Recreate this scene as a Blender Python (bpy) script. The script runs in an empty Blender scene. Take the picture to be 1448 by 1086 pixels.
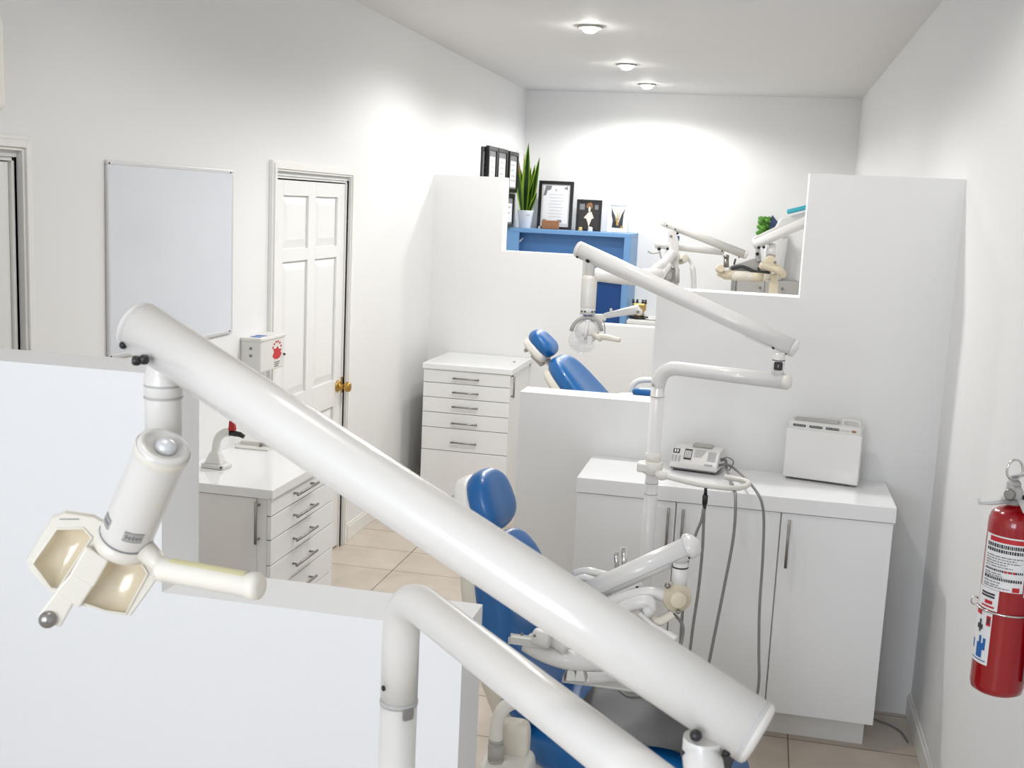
import bpy, bmesh, math, random
from mathutils import Vector, Matrix

random.seed(7)
S = bpy.context.scene
COL = S.collection
PI = math.pi
V = Vector

# ------------------------------------------------------------------ camera
FPX = 1603.72
YAW, PITCH, ROLL = 0.211393, 0.158344, 0.0470541
CAM = V((0, 0, 2.0))
_fw = V((-math.sin(YAW) * math.cos(PITCH), math.cos(YAW) * math.cos(PITCH), -math.sin(PITCH)))
_r0 = V((math.cos(YAW), math.sin(YAW), 0))
_u0 = _r0.cross(_fw)
_r = math.cos(ROLL) * _r0 + math.sin(ROLL) * _u0
_u = math.cos(ROLL) * _u0 - math.sin(ROLL) * _r0


def ray(px, py):
    return _r * ((px - 724) / FPX) + _u * ((543 - py) / FPX) + _fw


def P(px, py, d):
    """world point seen at that pixel of the survey photo, d metres away along the view axis"""
    return CAM + ray(px, py) * d


def onz(px, py, z):
    d = ray(px, py)
    return CAM + d * ((z - CAM.z) / d.z)


def onx(px, py, x):
    d = ray(px, py)
    return CAM + d * (x / d.x)


def ony(px, py, y):
    d = ray(px, py)
    return CAM + d * (y / d.y)


cam = bpy.data.cameras.new('camera')
cam.sensor_width = 36.0
cam.lens = FPX / 1448 * 36.0
cam.clip_start = 0.05
cam.dof.use_dof = True
cam.dof.focus_distance = 4.0
cam.dof.aperture_fstop = 18.0
camo = bpy.data.objects.new('camera', cam)
COL.objects.link(camo)
camo.matrix_world = Matrix(((_r.x, _u.x, -_fw.x, CAM.x), (_r.y, _u.y, -_fw.y, CAM.y), (_r.z, _u.z, -_fw.z, CAM.z), (0, 0, 0, 1)))
S.camera = camo

# ------------------------------------------------------------------ materials
M = {}


def srgb(r, g, b):
    def f(c):
        c = c / 255.0
        return c / 12.92 if c <= 0.04045 else ((c + 0.055) / 1.055) ** 2.4
    return (f(r), f(g), f(b), 1)


def mat(name, rgb, rough=0.5, metal=0.0, bump=0.0, bscale=60.0, coat=0.0, vary=0.0, vscale=4.0, spec=0.5, trans=0.0, alpha=1.0, emit=0.0):
    m = bpy.data.materials.new(name)
    m.use_nodes = True
    nt = m.node_tree
    b = nt.nodes['Principled BSDF']
    c = srgb(*rgb)
    b.inputs['Base Color'].default_value = c
    b.inputs['Roughness'].default_value = rough
    b.inputs['Metallic'].default_value = metal
    b.inputs['Coat Weight'].default_value = coat
    b.inputs['Coat Roughness'].default_value = 0.08
    b.inputs['Specular IOR Level'].default_value = spec
    b.inputs['Transmission Weight'].default_value = trans
    b.inputs['Alpha'].default_value = alpha
    if emit:
        b.inputs['Emission Color'].default_value = c
        b.inputs['Emission Strength'].default_value = emit
    tc = nt.nodes.new('ShaderNodeTexCoord')
    if vary:
        n = nt.nodes.new('ShaderNodeTexNoise')
        n.inputs['Scale'].default_value = vscale
        n.inputs['Detail'].default_value = 4
        mx = nt.nodes.new('ShaderNodeMix')
        mx.data_type = 'RGBA'
        mx.inputs[6].default_value = c
        mx.inputs[7].default_value = tuple(x * (1 - vary) for x in c[:3]) + (1,)
        nt.links.new(tc.outputs['Object'], n.inputs['Vector'])
        nt.links.new(n.outputs['Fac'], mx.inputs[0])
        nt.links.new(mx.outputs[2], b.inputs['Base Color'])
    if bump:
        n = nt.nodes.new('ShaderNodeTexNoise')
        n.inputs['Scale'].default_value = bscale
        n.inputs['Detail'].default_value = 3
        bp = nt.nodes.new('ShaderNodeBump')
        bp.inputs['Strength'].default_value = bump
        bp.inputs['Distance'].default_value = 0.002
        nt.links.new(tc.outputs['Object'], n.inputs['Vector'])
        nt.links.new(n.outputs['Fac'], bp.inputs['Height'])
        nt.links.new(bp.outputs['Normal'], b.inputs['Normal'])
    M[name] = m
    return m


mat('plaster', (234, 234, 233), 0.75, bump=0.15, bscale=90, vary=0.02, vscale=2)
mat('ceiling_paint', (228, 227, 225), 0.7, bump=0.1, bscale=70, vary=0.02)
mat('door_paint', (236, 236, 234), 0.4, bump=0.05, bscale=120)
mat('trim_paint', (236, 235, 231), 0.35)
mat('enamel', (232, 230, 227), 0.28, coat=0.35, vary=0.015)
mat('housing', (226, 220, 206), 0.35, coat=0.2, vary=0.03)
mat('enamel_shaded', (221, 217, 210), 0.28, coat=0.35, vary=0.03)  # same enamel, shade put into its colour to dim the foreground light
mat('enamel_warm', (236, 233, 225), 0.35, coat=0.2, vary=0.02)
mat('beige_plastic', (226, 214, 188), 0.45, vary=0.06, vscale=12)
mat('beige_light', (234, 228, 214), 0.45, vary=0.03, vscale=12)
mat('yellow_plastic', (232, 224, 176), 0.4, vary=0.05, vscale=30)
mat('amber', (232, 218, 190), 0.22, metal=0.1, vary=0.16, vscale=22)
mat('laminate', (243, 244, 244), 0.35, vary=0.02, coat=0.1)
mat('laminate_dark', (238, 237, 234), 0.45, vary=0.03)
mat('worktop', (242, 243, 243), 0.12, coat=0.3, vary=0.02)
mat('shadow_gap', (60, 56, 52), 0.8)
mat('steel', (150, 147, 143), 0.32, metal=0.9)
mat('chrome', (215, 213, 210), 0.12, metal=1.0)
mat('brass', (190, 150, 80), 0.22, metal=1.0)
mat('black_plastic', (30, 29, 30), 0.4)
mat('dark_screw', (28, 27, 28), 0.45, metal=0.2)
mat('grey_rubber', (128, 126, 124), 0.5)
mat('grey_plastic', (176, 174, 170), 0.42)
mat('pale_plastic', (222, 221, 216), 0.4)
mat('blue_vinyl', (14, 98, 164), 0.36, coat=0.22, bump=0.12, bscale=220, vary=0.06, vscale=3)
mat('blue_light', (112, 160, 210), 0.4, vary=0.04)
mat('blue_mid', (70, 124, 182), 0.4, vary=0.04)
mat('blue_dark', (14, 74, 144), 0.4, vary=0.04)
mat('red_paint', (160, 8, 20), 0.2, coat=0.5, vary=0.04)
mat('red_print', (196, 40, 48), 0.5)
mat('red_dull', (170, 30, 34), 0.45)
mat('paper', (238, 238, 238), 0.6, vary=0.02)
mat('paper_grey', (214, 214, 214), 0.6, vary=0.12, vscale=30)
mat('ink', (62, 62, 64), 0.7)
mat('ink_grey', (128, 128, 130), 0.7)
mat('ink_light', (186, 186, 188), 0.7)
mat('ink_blue', (40, 100, 170), 0.7)
mat('frame_black', (26, 25, 25), 0.35)
mat('photo_dark', (50, 44, 40), 0.4, vary=0.4, vscale=18)
mat('frame_white', (240, 240, 240), 0.45)
mat('leaf_dark', (44, 84, 30), 0.42, vary=0.55, vscale=16)
mat('leaf_edge', (164, 204, 56), 0.42, vary=0.25, vscale=14)
mat('leaf_tan', (196, 160, 110), 0.5)
mat('ceramic', (240, 240, 240), 0.25, coat=0.2)
mat('wood', (166, 112, 70), 0.55, vary=0.35, vscale=24)
mat('gold', (196, 160, 92), 0.3, metal=0.7, vary=0.3, vscale=20)
mat('gold_pale', (216, 196, 128), 0.5)
mat('cream', (232, 222, 206), 0.6)
mat('board', (218, 222, 229), 0.16, coat=0.3)
mat('alu', (212, 213, 214), 0.4, metal=0.35)
mat('teal', (70, 180, 196), 0.4)
mat('slate_blue', (96, 122, 158), 0.5, vary=0.3, vscale=30)
mat('leaf_bright', (84, 150, 40), 0.5, vary=0.4, vscale=20)
mat('dark_cover', (92, 93, 96), 0.42, coat=0.0, vary=0.5, vscale=7, bump=0.4, bscale=14)
mat('clear_shield', (238, 240, 242), 0.1, alpha=0.30)
mat('lamp_glow', (255, 252, 244), 0.4, emit=110.0)
mat('road', (150, 150, 148), 0.9)
mat('grout_dark', (70, 66, 62), 0.9)


def tile_mat():
    m = bpy.data.materials.new('floor_tile')
    m.use_nodes = True
    nt = m.node_tree
    b = nt.nodes['Principled BSDF']
    tc = nt.nodes.new('ShaderNodeTexCoord')
    mp = nt.nodes.new('ShaderNodeMapping')
    mp.inputs['Location'].default_value = (-0.24, -5.315, 0)
    br = nt.nodes.new('ShaderNodeTexBrick')
    br.offset = 0.0
    br.inputs['Scale'].default_value = 1.0
    br.inputs['Mortar Size'].default_value = 0.0028
    br.inputs['Mortar Smooth'].default_value = 0.1
    br.inputs['Brick Width'].default_value = 0.69
    br.inputs['Row Height'].default_value = 0.345
    br.inputs['Color1'].default_value = srgb(216, 205, 191)
    br.inputs['Color2'].default_value = srgb(209, 198, 184)
    br.inputs['Mortar'].default_value = srgb(120, 108, 96)
    n = nt.nodes.new('ShaderNodeTexNoise')
    n.inputs['Scale'].default_value = 6
    n.inputs['Detail'].default_value = 6
    mx = nt.nodes.new('ShaderNodeMix')
    mx.data_type = 'RGBA'
    mx.blend_type = 'MULTIPLY'
    mx.inputs[0].default_value = 1.0
    rp = nt.nodes.new('ShaderNodeValToRGB')
    rp.color_ramp.elements[0].position = 0.3
    rp.color_ramp.elements[0].color = (0.84, 0.82, 0.8, 1)
    rp.color_ramp.elements[1].position = 0.7
    rp.color_ramp.elements[1].color = (1, 1, 1, 1)
    nt.links.new(tc.outputs['Object'], mp.inputs['Vector'])
    nt.links.new(mp.outputs[0], br.inputs['Vector'])
    nt.links.new(tc.outputs['Object'], n.inputs['Vector'])
    nt.links.new(n.outputs['Fac'], rp.inputs[0])
    nt.links.new(br.outputs['Color'], mx.inputs[6])
    nt.links.new(rp.outputs[0], mx.inputs[7])
    nt.links.new(mx.outputs[2], b.inputs['Base Color'])
    b.inputs['Roughness'].default_value = 0.35
    M['floor_tile'] = m


tile_mat()

# ------------------------------------------------------------------ mesh helpers


def bx(bm, lo, hi, bev=0.0, seg=2):
    lo, hi = V(lo), V(hi)
    t = bmesh.new()
    bmesh.ops.create_cube(t, size=1.0)
    d = hi - lo
    for v in t.verts:
        v.co = V((lo.x + (v.co.x + .5) * d.x, lo.y + (v.co.y + .5) * d.y, lo.z + (v.co.z + .5) * d.z))
    if bev:
        bmesh.ops.bevel(t, geom=t.edges[:], offset=min(bev, 0.49 * min(abs(d.x), abs(d.y), abs(d.z))), segments=seg, affect='EDGES', profile=0.5)
    join(bm, t)
    return bm


def join(bm, t, mtx=None):
    if mtx is not None:
        bmesh.ops.transform(t, matrix=mtx, verts=t.verts[:])
    mp = {}
    for v in t.verts:
        mp[v.index if False else v] = bm.verts.new(v.co)
    for f in t.faces:
        try:
            g = bm.faces.new([mp[v] for v in f.verts])
            g.smooth = f.smooth
            g.material_index = f.material_index
        except ValueError:
            pass
    t.free()
    return bm


def frame_of(d):
    d = d.normalized()
    a = V((0, 0, 1)) if abs(d.z) < 0.9 else V((1, 0, 0))
    x = a.cross(d).normalized()
    return x, d.cross(x)


def tube(bm, pts, r, seg=24, cap=True, dome=0.0):
    """sweep a circle along a polyline; r is a number or a list"""
    pts = [V(p) for p in pts]
    n = len(pts)
    rs = r if isinstance(r, (list, tuple)) else [r] * n
    if dome:
        d0 = (pts[0] - pts[1]).normalized()
        d1 = (pts[-1] - pts[-2]).normalized()
        pre, post, prr, por = [], [], [], []
        for k in range(4, 0, -1):
            a = k / 4 * PI / 2 * 0.96
            pre.append(pts[0] + d0 * dome * math.sin(a))
            prr.append(rs[0] * (0.35 + 0.65 * math.cos(a)) if dome < rs[0] * .5 else rs[0] * max(.05, math.cos(a)))
        for k in range(1, 5):
            a = k / 4 * PI / 2 * 0.96
            post.append(pts[-1] + d1 * dome * math.sin(a))
            por.append(rs[-1] * (0.35 + 0.65 * math.cos(a)) if dome < rs[-1] * .5 else rs[-1] * max(.05, math.cos(a)))
        pts = pre + pts + post
        rs = prr + list(rs) + por
        n = len(pts)
    x, y = frame_of(pts[1] - pts[0])
    rings = []
    for i in range(n):
        if i == 0:
            d = pts[1] - pts[0]
        elif i == n - 1:
            d = pts[-1] - pts[-2]
        else:
            d = (pts[i + 1] - pts[i]).normalized() + (pts[i] - pts[i - 1]).normalized()
        d = d.normalized()
        x = (x - d * x.dot(d)).normalized()
        y = d.cross(x)
        rings.append([bm.verts.new(pts[i] + (x * math.cos(2 * PI * k / seg) + y * math.sin(2 * PI * k / seg)) * rs[i]) for k in range(seg)])
    for i in range(n - 1):
        for k in range(seg):
            f = bm.faces.new((rings[i][k], rings[i][(k + 1) % seg], rings[i + 1][(k + 1) % seg], rings[i + 1][k]))
            f.smooth = True
    if cap:
        bm.faces.new(rings[0][::-1])
        bm.faces.new(rings[-1])
    return bm


def arc(p0, pc, p1, n=10):
    """quadratic bend from p0 through corner pc to p1"""
    p0, pc, p1 = V(p0), V(pc), V(p1)
    return [p0 * (1 - t) ** 2 + pc * 2 * t * (1 - t) + p1 * t * t for t in [i / n for i in range(n + 1)]]


def spline(pts, n=8):
    pts = [V(p) for p in pts]
    q = [pts[0] * 2 - pts[1]] + pts + [pts[-1] * 2 - pts[-2]]
    out = []
    for i in range(1, len(q) - 2):
        a, b, c, d = q[i - 1], q[i], q[i + 1], q[i + 2]
        for k in range(n):
            t = k / n
            out.append(0.5 * ((2 * b) + (c - a) * t + (2 * a - 5 * b + 4 * c - d) * t * t + (3 * b - a - 3 * c + d) * t ** 3))
    out.append(pts[-1])
    return out


def lathe(bm, prof, origin=(0, 0, 0), axis=(0, 0, 1), seg=32, close=True):
    """prof: list of (radius, height along axis)"""
    o = V(origin)
    d = V(axis).normalized()
    x, y = frame_of(d)
    rings = []
    for r, h in prof:
        r = max(r, 1e-4)
        rings.append([bm.verts.new(o + d * h + (x * math.cos(2 * PI * k / seg) + y * math.sin(2 * PI * k / seg)) * r) for k in range(seg)])
    for i in range(len(rings) - 1):
        for k in range(seg):
            f = bm.faces.new((rings[i][k], rings[i][(k + 1) % seg], rings[i + 1][(k + 1) % seg], rings[i + 1][k]))
            f.smooth = True
    if close:
        bm.faces.new(rings[0][::-1])
        bm.faces.new(rings[-1])
    return bm


def prism(bm, poly, ext, bev=0.0, taper=1.0, seg=2):
    """closed polygon of 3-D points extruded by the vector ext"""
    t = bmesh.new()
    ext = V(ext)
    c = sum((V(p) for p in poly), V()) / len(poly)
    a = [t.verts.new(V(p)) for p in poly]
    b = [t.verts.new(c + (V(p) - c) * taper + ext) for p in poly]
    t.faces.new(a)
    t.faces.new(b[::-1])
    n = len(a)
    for i in range(n):
        t.faces.new((a[i], b[i], b[(i + 1) % n], a[(i + 1) % n]))
    bmesh.ops.recalc_face_normals(t, faces=t.faces[:])
    if bev:
        bmesh.ops.bevel(t, geom=t.edges[:], offset=bev, segments=seg, affect='EDGES', profile=0.5)
    join(bm, t)
    return bm


def cushion(bm, size, mtx=None, pw=(4, 4, 4), n=14, fn=None):
    """superellipsoid pillow; fn(co in -1..1) may move points"""
    t = bmesh.new()
    bmesh.ops.create_cube(t, size=2.0)
    bmesh.ops.subdivide_edges(t, edges=t.edges[:], cuts=n, use_grid_fill=True)
    for v in t.verts:
        c = v.co
        p = sum(abs(c[i]) ** pw[i] for i in range(3)) ** (1.0 / (sum(pw) / 3))
        c = c / max(p, 1e-6)
        if fn:
            c = fn(c)
        v.co = V((c.x * size[0] / 2, c.y * size[1] / 2, c.z * size[2] / 2))
    for f in t.faces:
        f.smooth = True
    join(bm, t, mtx)
    return bm


def ball(bm, c, r, seg=16, scale=(1, 1, 1)):
    t = bmesh.new()
    bmesh.ops.create_uvsphere(t, u_segments=seg, v_segments=max(8, seg // 2), radius=r)
    for f in t.faces:
        f.smooth = True
    join(bm, t, Matrix.Translation(V(c)) @ Matrix.Diagonal((*scale, 1)))
    return bm


def quad(bm, a, b, c, d):
    bm.faces.new([bm.verts.new(V(p)) for p in (a, b, c, d)])


# ------------------------------------------------------------------ object helpers
BASE = {}


def new_mesh(name, bm, m, smooth=None):
    bmesh.ops.recalc_face_normals(bm, faces=bm.faces[:])
    me = bpy.data.meshes.new(name)
    bm.to_mesh(me)
    bm.free()
    me.materials.append(M[m] if isinstance(m, str) else m)
    o = bpy.data.objects.new(name, me)
    COL.objects.link(o)
    return o


def tag(o, label, cat, group=None):
    o['label'] = label
    o['category'] = cat
    if group:
        o['group'] = group
    return o


def thing(name, label, cat, loc=(0, 0, 0), group=None):
    o = bpy.data.objects.new(name, None)
    o.empty_display_size = 0.05
    COL.objects.link(o)
    o.location = V(loc)
    BASE[o] = V(loc)
    return tag(o, label, cat, group)


def part(name, bm, m, parent, label=None):
    """child mesh, given in world coordinates"""
    b = BASE[parent]
    bmesh.ops.translate(bm, vec=-b, verts=bm.verts[:])
    o = new_mesh(name, bm, m)
    o.parent = parent
    BASE[o] = b
    if label:
        o['label'] = label
    return o


def solo(name, bm, m, label, cat, loc, group=None):
    bmesh.ops.translate(bm, vec=-V(loc), verts=bm.verts[:])
    o = new_mesh(name, bm, m)
    o.location = V(loc)
    BASE[o] = V(loc)
    return tag(o, label, cat, group)


def struct(name, bm, m):
    o = new_mesh(name, bm, m)
    o['kind'] = 'structure'
    BASE[o] = V()
    return o


def NB():
    return bmesh.new()


# ------------------------------------------------------------------ the room
XL, XR, YB, YF, ZC = -2.258, 0.731, 10.58, -1.9, 3.036
struct('floor', bx(NB(), (XL - .15, YF - .15, -0.1), (XR + .15, YB + .15, 0)), 'floor_tile')
struct('ceiling', bx(NB(), (XL - .15, YF - .15, ZC), (XR + .15, YB + .15, ZC + .1)), 'ceiling_paint')
D1 = (2.2, 3.112, 2.067)
D2 = (5.025, 5.965, 2.072)
b = NB()
for y0, y1, z0, z1 in ((YF - .15, D1[0], 0, ZC), (D1[0], D1[1], D1[2], ZC), (D1[1], D2[0], 0, ZC), (D2[0], D2[1], D2[2], ZC), (D2[1], YB, 0, ZC)):
    bx(b, (XL - .15, y0, z0), (XL, y1, z1))
struct('wall_left', b, 'plaster')
struct('wall_right', bx(NB(), (XR, YF - .15, 0), (XR + .15, YB + .15, ZC)), 'plaster')
struct('wall_back', bx(NB(), (XL - .15, YB, 0), (XR, YB + .15, ZC)), 'plaster')
# wall behind the photographer with the shop window
W0, W1, WZ0, WZ1 = -2.05, -0.25, 1.25, 2.75
b = NB()
bx(b, (XL, YF - .15, 0), (XR, YF, WZ0))
bx(b, (XL, YF - .15, WZ1), (XR, YF, ZC))
bx(b, (XL, YF - .15, WZ0), (W0, YF, WZ1))
bx(b, (W1, YF - .15, WZ0), (XR, YF, WZ1))
struct('wall_front', b, 'plaster')
b = NB()
for x0, x1, z0, z1 in ((W0, W1, WZ0, WZ0 + .05), (W0, W1, WZ1 - .05, WZ1), (W0, W0 + .05, WZ0 + .05, WZ1 - .05), (W1 - .05, W1, WZ0 + .05, WZ1 - .05), (-1.18, -1.12, WZ0 + .05, WZ1 - .05)):
    bx(b, (x0, YF - .10, z0), (x1, YF - .04, z1), .004)
struct('window_1', b, 'alu')
# stepped partition walls
T = .15


def stepped(name, y, segs):
    bb = NB()
    for x0, x1, z in segs:
        bx(bb, (x0, y, 0), (x1, y + T, z))
    return struct(name, bb, 'plaster')


stepped('wall_partition_near', 1.95, ((XL, -1.67, 2.165), (-1.67, -1.104, 1.645), (-1.104, -.489, 1.21)))
stepped('wall_partition_middle', 4.656, ((.153, XR, 2.168), (-.411, .153, 1.68), (-.962, -.411, 1.21)))
stepped('wall_partition_far', 7.647, ((XL, -1.76, 2.168), (-1.76, -1.189, 1.67), (-1.189, -.60, 1.21)))

# baseboards
b = NB()
for y0, y1 in ((2.10, D1[0] - .065), (D1[1] + .065, D2[0] - .07), (D2[1] + .115, 7.647), (7.80, 9.99)):
    if y1 > y0:
        bx(b, (XL, y0, 0), (XL + .014, y1, .085), .003)
        bx(b, (XL, y0, .085), (XL + .008, y1, .10), .002)
struct('baseboard_left', b, 'trim_paint')
b = NB()
for y0, y1 in ((YF, 4.656), (4.81, 10.3)):
    bx(b, (XR - .014, y0, 0), (XR, y1, .085), .003)
    bx(b, (XR - .008, y0, .085), (XR, y1, .10), .002)
struct('baseboard_right', b, 'trim_paint')


def casing(name, y0, y1, z1, w):
    """moulded door casing around the opening y0..y1, up to z1"""
    bb = NB()
    prof = ((0, 0.0, .012), (.3, .45, .020), (.45, .8, .028), (.8, 1.0, .020))
    for a, c, t in prof:
        a, c = a * w, c * w
        bx(bb, (XL, y0 - c, 0), (XL + t, y0 - a, z1 + c), .002)
        bx(bb, (XL, y1 + a, 0), (XL + t, y1 + c, z1 + c), .002)
        bx(bb, (XL, y0 - a, z1 + a), (XL + t, y1 + a, z1 + c), .002)
    bx(bb, (XL - .15, y0 - .001, 0), (XL + .004, y0 + .012, z1), .001)
    bx(bb, (XL - .15, y1 - .012, 0), (XL + .004, y1 + .001, z1), .001)
    bx(bb, (XL - .15, y0, z1 - .012), (XL + .004, y1, z1 + .001), .001)
    return struct(name, bb, 'trim_paint')


casing('trim_1', D1[0], D1[1], D1[2], .065)
casing('trim_2', D2[0], D2[1], D2[2] + .004, .068)

# near left door: plain leaf
b = NB()
bx(b, (XL - .045, D1[0] + .015, .008), (XL - .006, D1[1] - .0155, D1[2] - .015), .002)
d1 = struct('door_1', b, 'door_paint')
# dark reveal behind the leaves (closes the opening)
for nm, D in (('trim_3', D1), ('trim_4', D2)):
    struct(nm, bx(NB(), (XL - .148, D[0], 0), (XL - .10, D[1], D[2])), 'shadow_gap')

# six-panel door
y0, y1, z1 = D2[0] + .0125, D2[1] - .0135, D2[2] - .015
xs = XL - .004
b = NB()
bx(b, (xs - .04, y0, .012), (xs - .014, y1, z1))
rows = ((1.725, 1.985), (.985, 1.665), (.16, .84))
cols = ((5.135, 5.447), (5.540, 5.848))
# stiles, rails and mullion
bx(b, (xs - .014, y0, .012), (xs, cols[0][0], z1), .0015)
bx(b, (xs - .014, cols[1][1], .012), (xs, y1, z1), .0015)
bx(b, (xs - .014, cols[0][1], .012), (xs, cols[1][0], z1), .0015)
zz = [.012, rows[2][0], rows[2][1], rows[1][0], rows[1][1], rows[0][0], rows[0][1], z1]
for k in range(0, 8, 2):
    for c in cols:
        bx(b, (xs - .014, c[0], zz[k]), (xs, c[1], zz[k + 1]))
for r in rows:
    for c in cols:
        m_ = .045
        t = NB()
        o4 = [(xs - .012, c[0] + .008, r[0] + .008), (xs - .012, c[1] - .008, r[0] + .008), (xs - .012, c[1] - .008, r[1] - .008), (xs - .012, c[0] + .008, r[1] - .008)]
        i4 = [(xs - .003, c[0] + m_, r[0] + m_), (xs - .003, c[1] - m_, r[0] + m_), (xs - .003, c[1] - m_, r[1] - m_), (xs - .003, c[0] + m_, r[1] - m_)]
        ov = [t.verts.new(q) for q in o4]
        iv = [t.verts.new(q) for q in i4]
        t.faces.new(iv)
        for k in range(4):
            t.faces.new((ov[k], ov[(k + 1) % 4], iv[(k + 1) % 4], iv[k]))
        join(b, t)
d2 = struct('door_2', b, 'door_paint')
kb = NB()
ky, kz = 5.90, .945
lathe(kb, [(.033, 0), (.033, .006), (.026, .012), (.012, .016), (.011, .036), (.018, .042), (.027, .052), (.029, .064), (.024, .076), (.008, .080)], (xs, ky, kz), (1, 0, 0), 28)
part('door_knob', kb, 'brass', d2, 'polished brass knob')
for hz in (1.81, 1.05, .25):
    hb = NB()
    bx(hb, (xs - .001, y0 - .012, hz - .05), (xs + .003, y0 + .022, hz + .05), .001)
    tube(hb, [(xs + .006, y0 - .004, hz - .052), (xs + .006, y0 - .004, hz + .052)], .0065, 12)
    part('hinge', hb, 'brass', d2, 'brass hinge')
struct('trim_5', bx(NB(), (XL - .10, D2[1] - .014, .90), (XL + .0055, D2[1] - .004, .99), .001), 'brass')

# ------------------------------------------------------------------ downlights in the ceiling, and added fill spots
for i, (x, y, lab) in enumerate(((-1.09, 6.78, 'largest and nearest of the three glowing round ceiling downlights'),
                                 (-1.085, 8.52, 'middle one of the three glowing round ceiling downlights'),
                                 (-1.068, 9.82, 'farthest and smallest glowing ceiling downlight, closest to the back wall'),
                                 (-0.70, 5.08, None), (-0.55, 3.5, None), (-0.55, 1.2, None))):  # last two: added fill spots without fittings, brightening the near zones
    if lab:
        t = thing('ceiling_downlight', lab, 'ceiling light', (x, y, ZC), 'recessed downlights in a row')
        rb = NB()
        lathe(rb, [(.052, -.001), (.075, -.001), (.078, -.006), (.072, -.012), (.056, -.014), (.052, -.006)], (x, y, ZC), seg=36, close=False)
        part('trim_ring', rb, 'grey_plastic', t)
        gb = NB()
        lathe(gb, [(.002, -.040), (.02, -.038), (.036, -.030), (.046, -.016), (.05, -.002)], (x, y, ZC), seg=28, close=False)
        part('bulb', gb, 'lamp_glow', t, 'glowing bulb')
    l = bpy.data.lights.new('downlight_or_fill', 'SPOT')
    l.energy = (52, 44, 54, 92, 33, 14)[i]
    l.color = (1.0, .992, .985) if i < 4 else (1.0, .965, .925)
    l.spot_size = math.radians(168 if i != 3 else 156)
    l.spot_blend = .35 if i != 3 else .7
    l.shadow_soft_size = .07
    lo = bpy.data.objects.new('downlight_or_fill', l)
    COL.objects.link(lo)
    lo.location = (x, y, ZC - .12)

# daylight: sky outside the shop window
w = bpy.data.worlds.new('world')
S.world = w
w.use_nodes = True
bgn = w.node_tree.nodes['Background']
bgn.inputs[0].default_value = (.62, .78, 1.0, 1)
bgn.inputs[1].default_value = 0.7
al = bpy.data.lights.new('window_daylight', 'AREA')
al.shape = 'RECTANGLE'
al.size, al.size_y = W1 - W0 - .1, WZ1 - WZ0 - .1
al.energy = 74
al.color = (.86, .91, 1.0)
alo = bpy.data.objects.new('window_daylight', al)
COL.objects.link(alo)
alo.location = ((W0 + W1) / 2, YF - .2, (WZ0 + WZ1) / 2)
alo.rotation_euler = (math.radians(90), 0, 0)

# ------------------------------------------------------------------ whiteboard and wall boxes
wy0, wy1, wz0, wz1 = 3.606, 4.574, 1.38, 2.082
t = thing('whiteboard', 'large blank white dry-erase board in thin aluminium frame on left wall', 'whiteboard', (XL, (wy0 + wy1) / 2, wz0))
part('board', bx(NB(), (XL + .002, wy0 + .004, wz0 + .004), (XL + .012, wy1 - .004, wz1 - .004)), 'board', t)
b = NB()
fw_ = .016
bx(b, (XL + .001, wy0, wz0), (XL + .013, wy1, wz0 + fw_), .003)
bx(b, (XL + .001, wy0, wz1 - fw_), (XL + .013, wy1, wz1), .003)
bx(b, (XL + .001, wy0, wz0 + fw_), (XL + .013, wy0 + fw_, wz1 - fw_), .003)
bx(b, (XL + .001, wy1 - fw_, wz0 + fw_), (XL + .013, wy1, wz1 - fw_), .003)
fr = part('frame', b, 'alu', t, 'aluminium frame')
for yy in (wy0 + .012, wy1 - .03):
    for z_ in (wz0 + .011, wz1 - .011):
        sb = NB()
        lathe(sb, [(.004, 0), (.004, .001), (.001, .002)], (XL + .013, yy, z_), (1, 0, 0), 10)
        part('screw', sb, 'ink', fr)

# white unit above the near door (only its corner shows)
b = NB()
aq = onx(11, 158, XL + .10)
bx(b, (XL, 2.2, aq.z), (XL + .10, aq.y, aq.z + .27), .02, 4)
t = thing('wall_unit', 'white wall unit at the left photo edge above the plain door', 'wall unit', (XL, 2.6, 2.2))
part('body', b, 'enamel_warm', t)
part('outlet_slot', bx(NB(), (XL + .03, 2.26, aq.z - .003), (XL + .08, aq.y - .08, aq.z - .0002)), 'ink_grey', t)

# red and white safety box by the door
sy0, sy1, sz0, sz1 = 4.675, 4.935, 1.19, 1.345
sx = XL + .10
t = thing('wall_box', 'small white wall box with red emblem beside the six-panel door', 'wall box', (XL, sy0, sz0))
part('body', bx(NB(), (XL, sy0, sz0), (sx, sy1, sz1), .008, 3), 'pale_plastic', t)
lidb = NB()
bx(lidb, (XL + .001, sy0 - .004, sz1 - .014), (sx + .004, sy1 + .004, sz1 + .004), .005)
lid = part('lid', lidb, 'pale_plastic', t)
b = NB()
for k in range(2):
    bx(b, (XL + .03, sy0 + .03 + k * .05, sz1 + .0038), (XL + .08, sy0 + .065 + k * .05, sz1 + .0046))
part('lid_print', b, 'ink_blue', lid, 'blue printed strip on the lid')
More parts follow.
